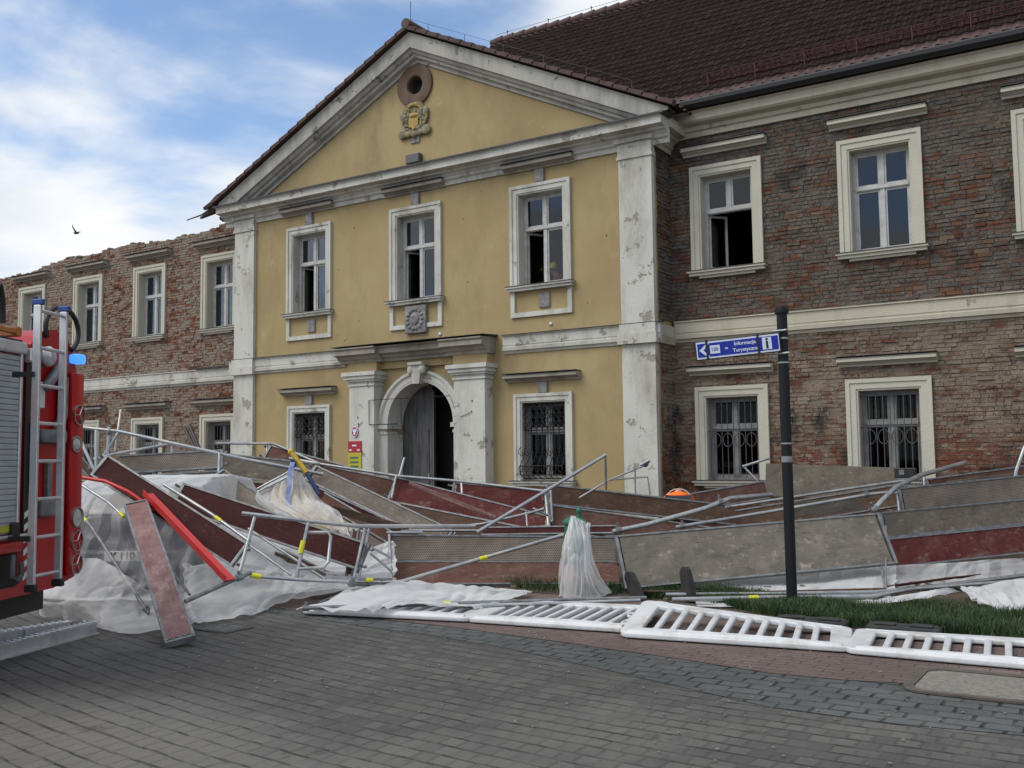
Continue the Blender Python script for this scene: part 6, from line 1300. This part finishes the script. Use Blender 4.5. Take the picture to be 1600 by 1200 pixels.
# grey hose reel bay and bracket
mb = MB(); mb.tube([(-.62, .05, 2.25), (-.42, .05, 2.45), (-.36, .05, 2.35), (-.36, .05, 2.02), (-.45, .05, 1.86), (-.64, .05, 1.84)], .045, 10); tc_(mb, 'grey_arm', M['steeld'], smooth=True)
tc_(MB().cham(-.70, -.34, .003, .10, 1.78, 1.90, .03), 'grey_tray', M['steeld'], smooth=True)
mb = MB(); blob(mb, -.60, .05, 2.52, .09, .06, .09, 14); tc_(mb, 'white_work_lamp', M['clearlens'], smooth=True)
tc_(MB().cham(-.88, -.80, .0, .08, 2.44, 2.56, .02), 'white_bracket', M['clearlens'])
tc_(MB().cham(-.66, -.58, .004, .02, 2.08, 2.30, .004), 'warning_sticker', M['refl'])
mb = MB(); mb.cham(-.55, -.48, .0, .05, 1.32, 1.62, .01); mb.cham(-.64, -.42, .0, .06, 1.16, 1.30, .02); tc_(mb, 'lower_bracket', M['steeld'])
mb = MB()
for k in range(6): mb.add([(-.86, .035, .66+k*.1), (-.78, .035, .70+k*.1), (-.78, .035, .75+k*.1), (-.86, .035, .71+k*.1)], [(0,1,2,3)])
tc_(mb, 'hazard_stripes', M['refl'])
tc_(MB().tube([(-.34+.26*math.cos(PI*1.15-k*PI*1.45/20), .02, 2.78+.20*math.sin(PI*1.15-k*PI*1.45/20)) for k in range(21)], .022, 10), 'black_hose', M['hose'], smooth=True)
tc_(MB().tube([(-1.25, -.1, 2.8), (-1.2, -.08, 3.0), (-1.1, -.08, 3.05), (-1.03, -.1, 2.95), (-1.02, -.1, 2.75)], .028, 10), 'black_hose', M['hose'], smooth=True)
mb = MB(); mb.cham(-1.65, -.85, -4, -.02, 2.605, 2.63, .01); tc_(mb, 'roof_deck', M['blackp'])
mb = MB()
for x in (-1.5, -.93): mb.cham(x-.03, x+.03, -3.5, -.0, 2.65, 2.73, .01)
for k in range(9): mb.cham(-1.5, -.93, -.05-.38*k, -.01-.38*k, 2.67, 2.71, .005)
tc_(mb, 'roof_ladder', M['orangew'])
# wheels and stabiliser
for x in (-.42, -W+.42):
    for y in (-1.7, -5.9):
        o = tc_(MB().lathe([(.28, -.15), (.46, -.15), (.48, -.11), (.48, .11), (.46, .15), (.28, .15)], (0,0,0), 28).xf(Matrix.Translation((x+(.18 if x > -1 else -.18)*0, y, .48)) @ Matrix.Rotation(PI/2, 4, 'Y')), 'wheel', M['rubber'], smooth=True)
        tc_(MB().lathe([(.0, -.10), (.27, -.12), (.28, .12), (0, .10)], (0,0,0), 20).xf(Matrix.Translation((x, y, .48)) @ Matrix.Rotation(PI/2, 4, 'Y')), 'rim', M['alu'], o, True)
mb = MB(); mb.cham(-.95, -.81, -.95, -.80, .04, .60, .02); mb.cham(-1.1, -.68, -1.1, -.66, 0.0, .04, .01); mb.tube([(-.80, -.3, .60), (-.74, -.4, .42), (-.80, -.78, .30)], .02, 8); tc_(mb, 'stabiliser_leg', M['blackp'])
# ladder hung on the rear face
LD = thing('aluminium_ladder', 'aluminium ladder with blue caps hung on the back of the fire engine', 'ladder', M=TM)
xl, xr = -1.06, -.66
for x, x2 in ((-1.10, -1.02), (-.72, -.64)):
    o = MB().cham(x, x+.030, .215, .275, .66, 2.88, .004).build('side_rail', M['alu']); o.parent = LD
    q = MB().cham(x-.004, x+.04, .195, .292, 2.881, 2.93, .008).build('blue_cap', M['navy']); q.parent = o
    q = MB().cham(x-.004, x+.04, .195, .292, .60, .659, .008).build('rubber_shoe', M['blackp']); q.parent = o
for k in range(8):
    z = .72+k*.303; o = MB().tube([(-1.066, .243, z), (-.715, .243, z)], .015, 10).build('rung', M['alu'], None, smooth=True); o.parent = LD
for z in (1.0, 2.3): o = MB().box(-1.12, -1.101, .06, .24, z, z+.04).build('wall_clip', M['blackp']); o.parent = LD
print('\n'.join(str(q) for q in INFO) if 0 else len(INFO))
import sys
if '--info' in sys.argv: print(*INFO, sep='\n')
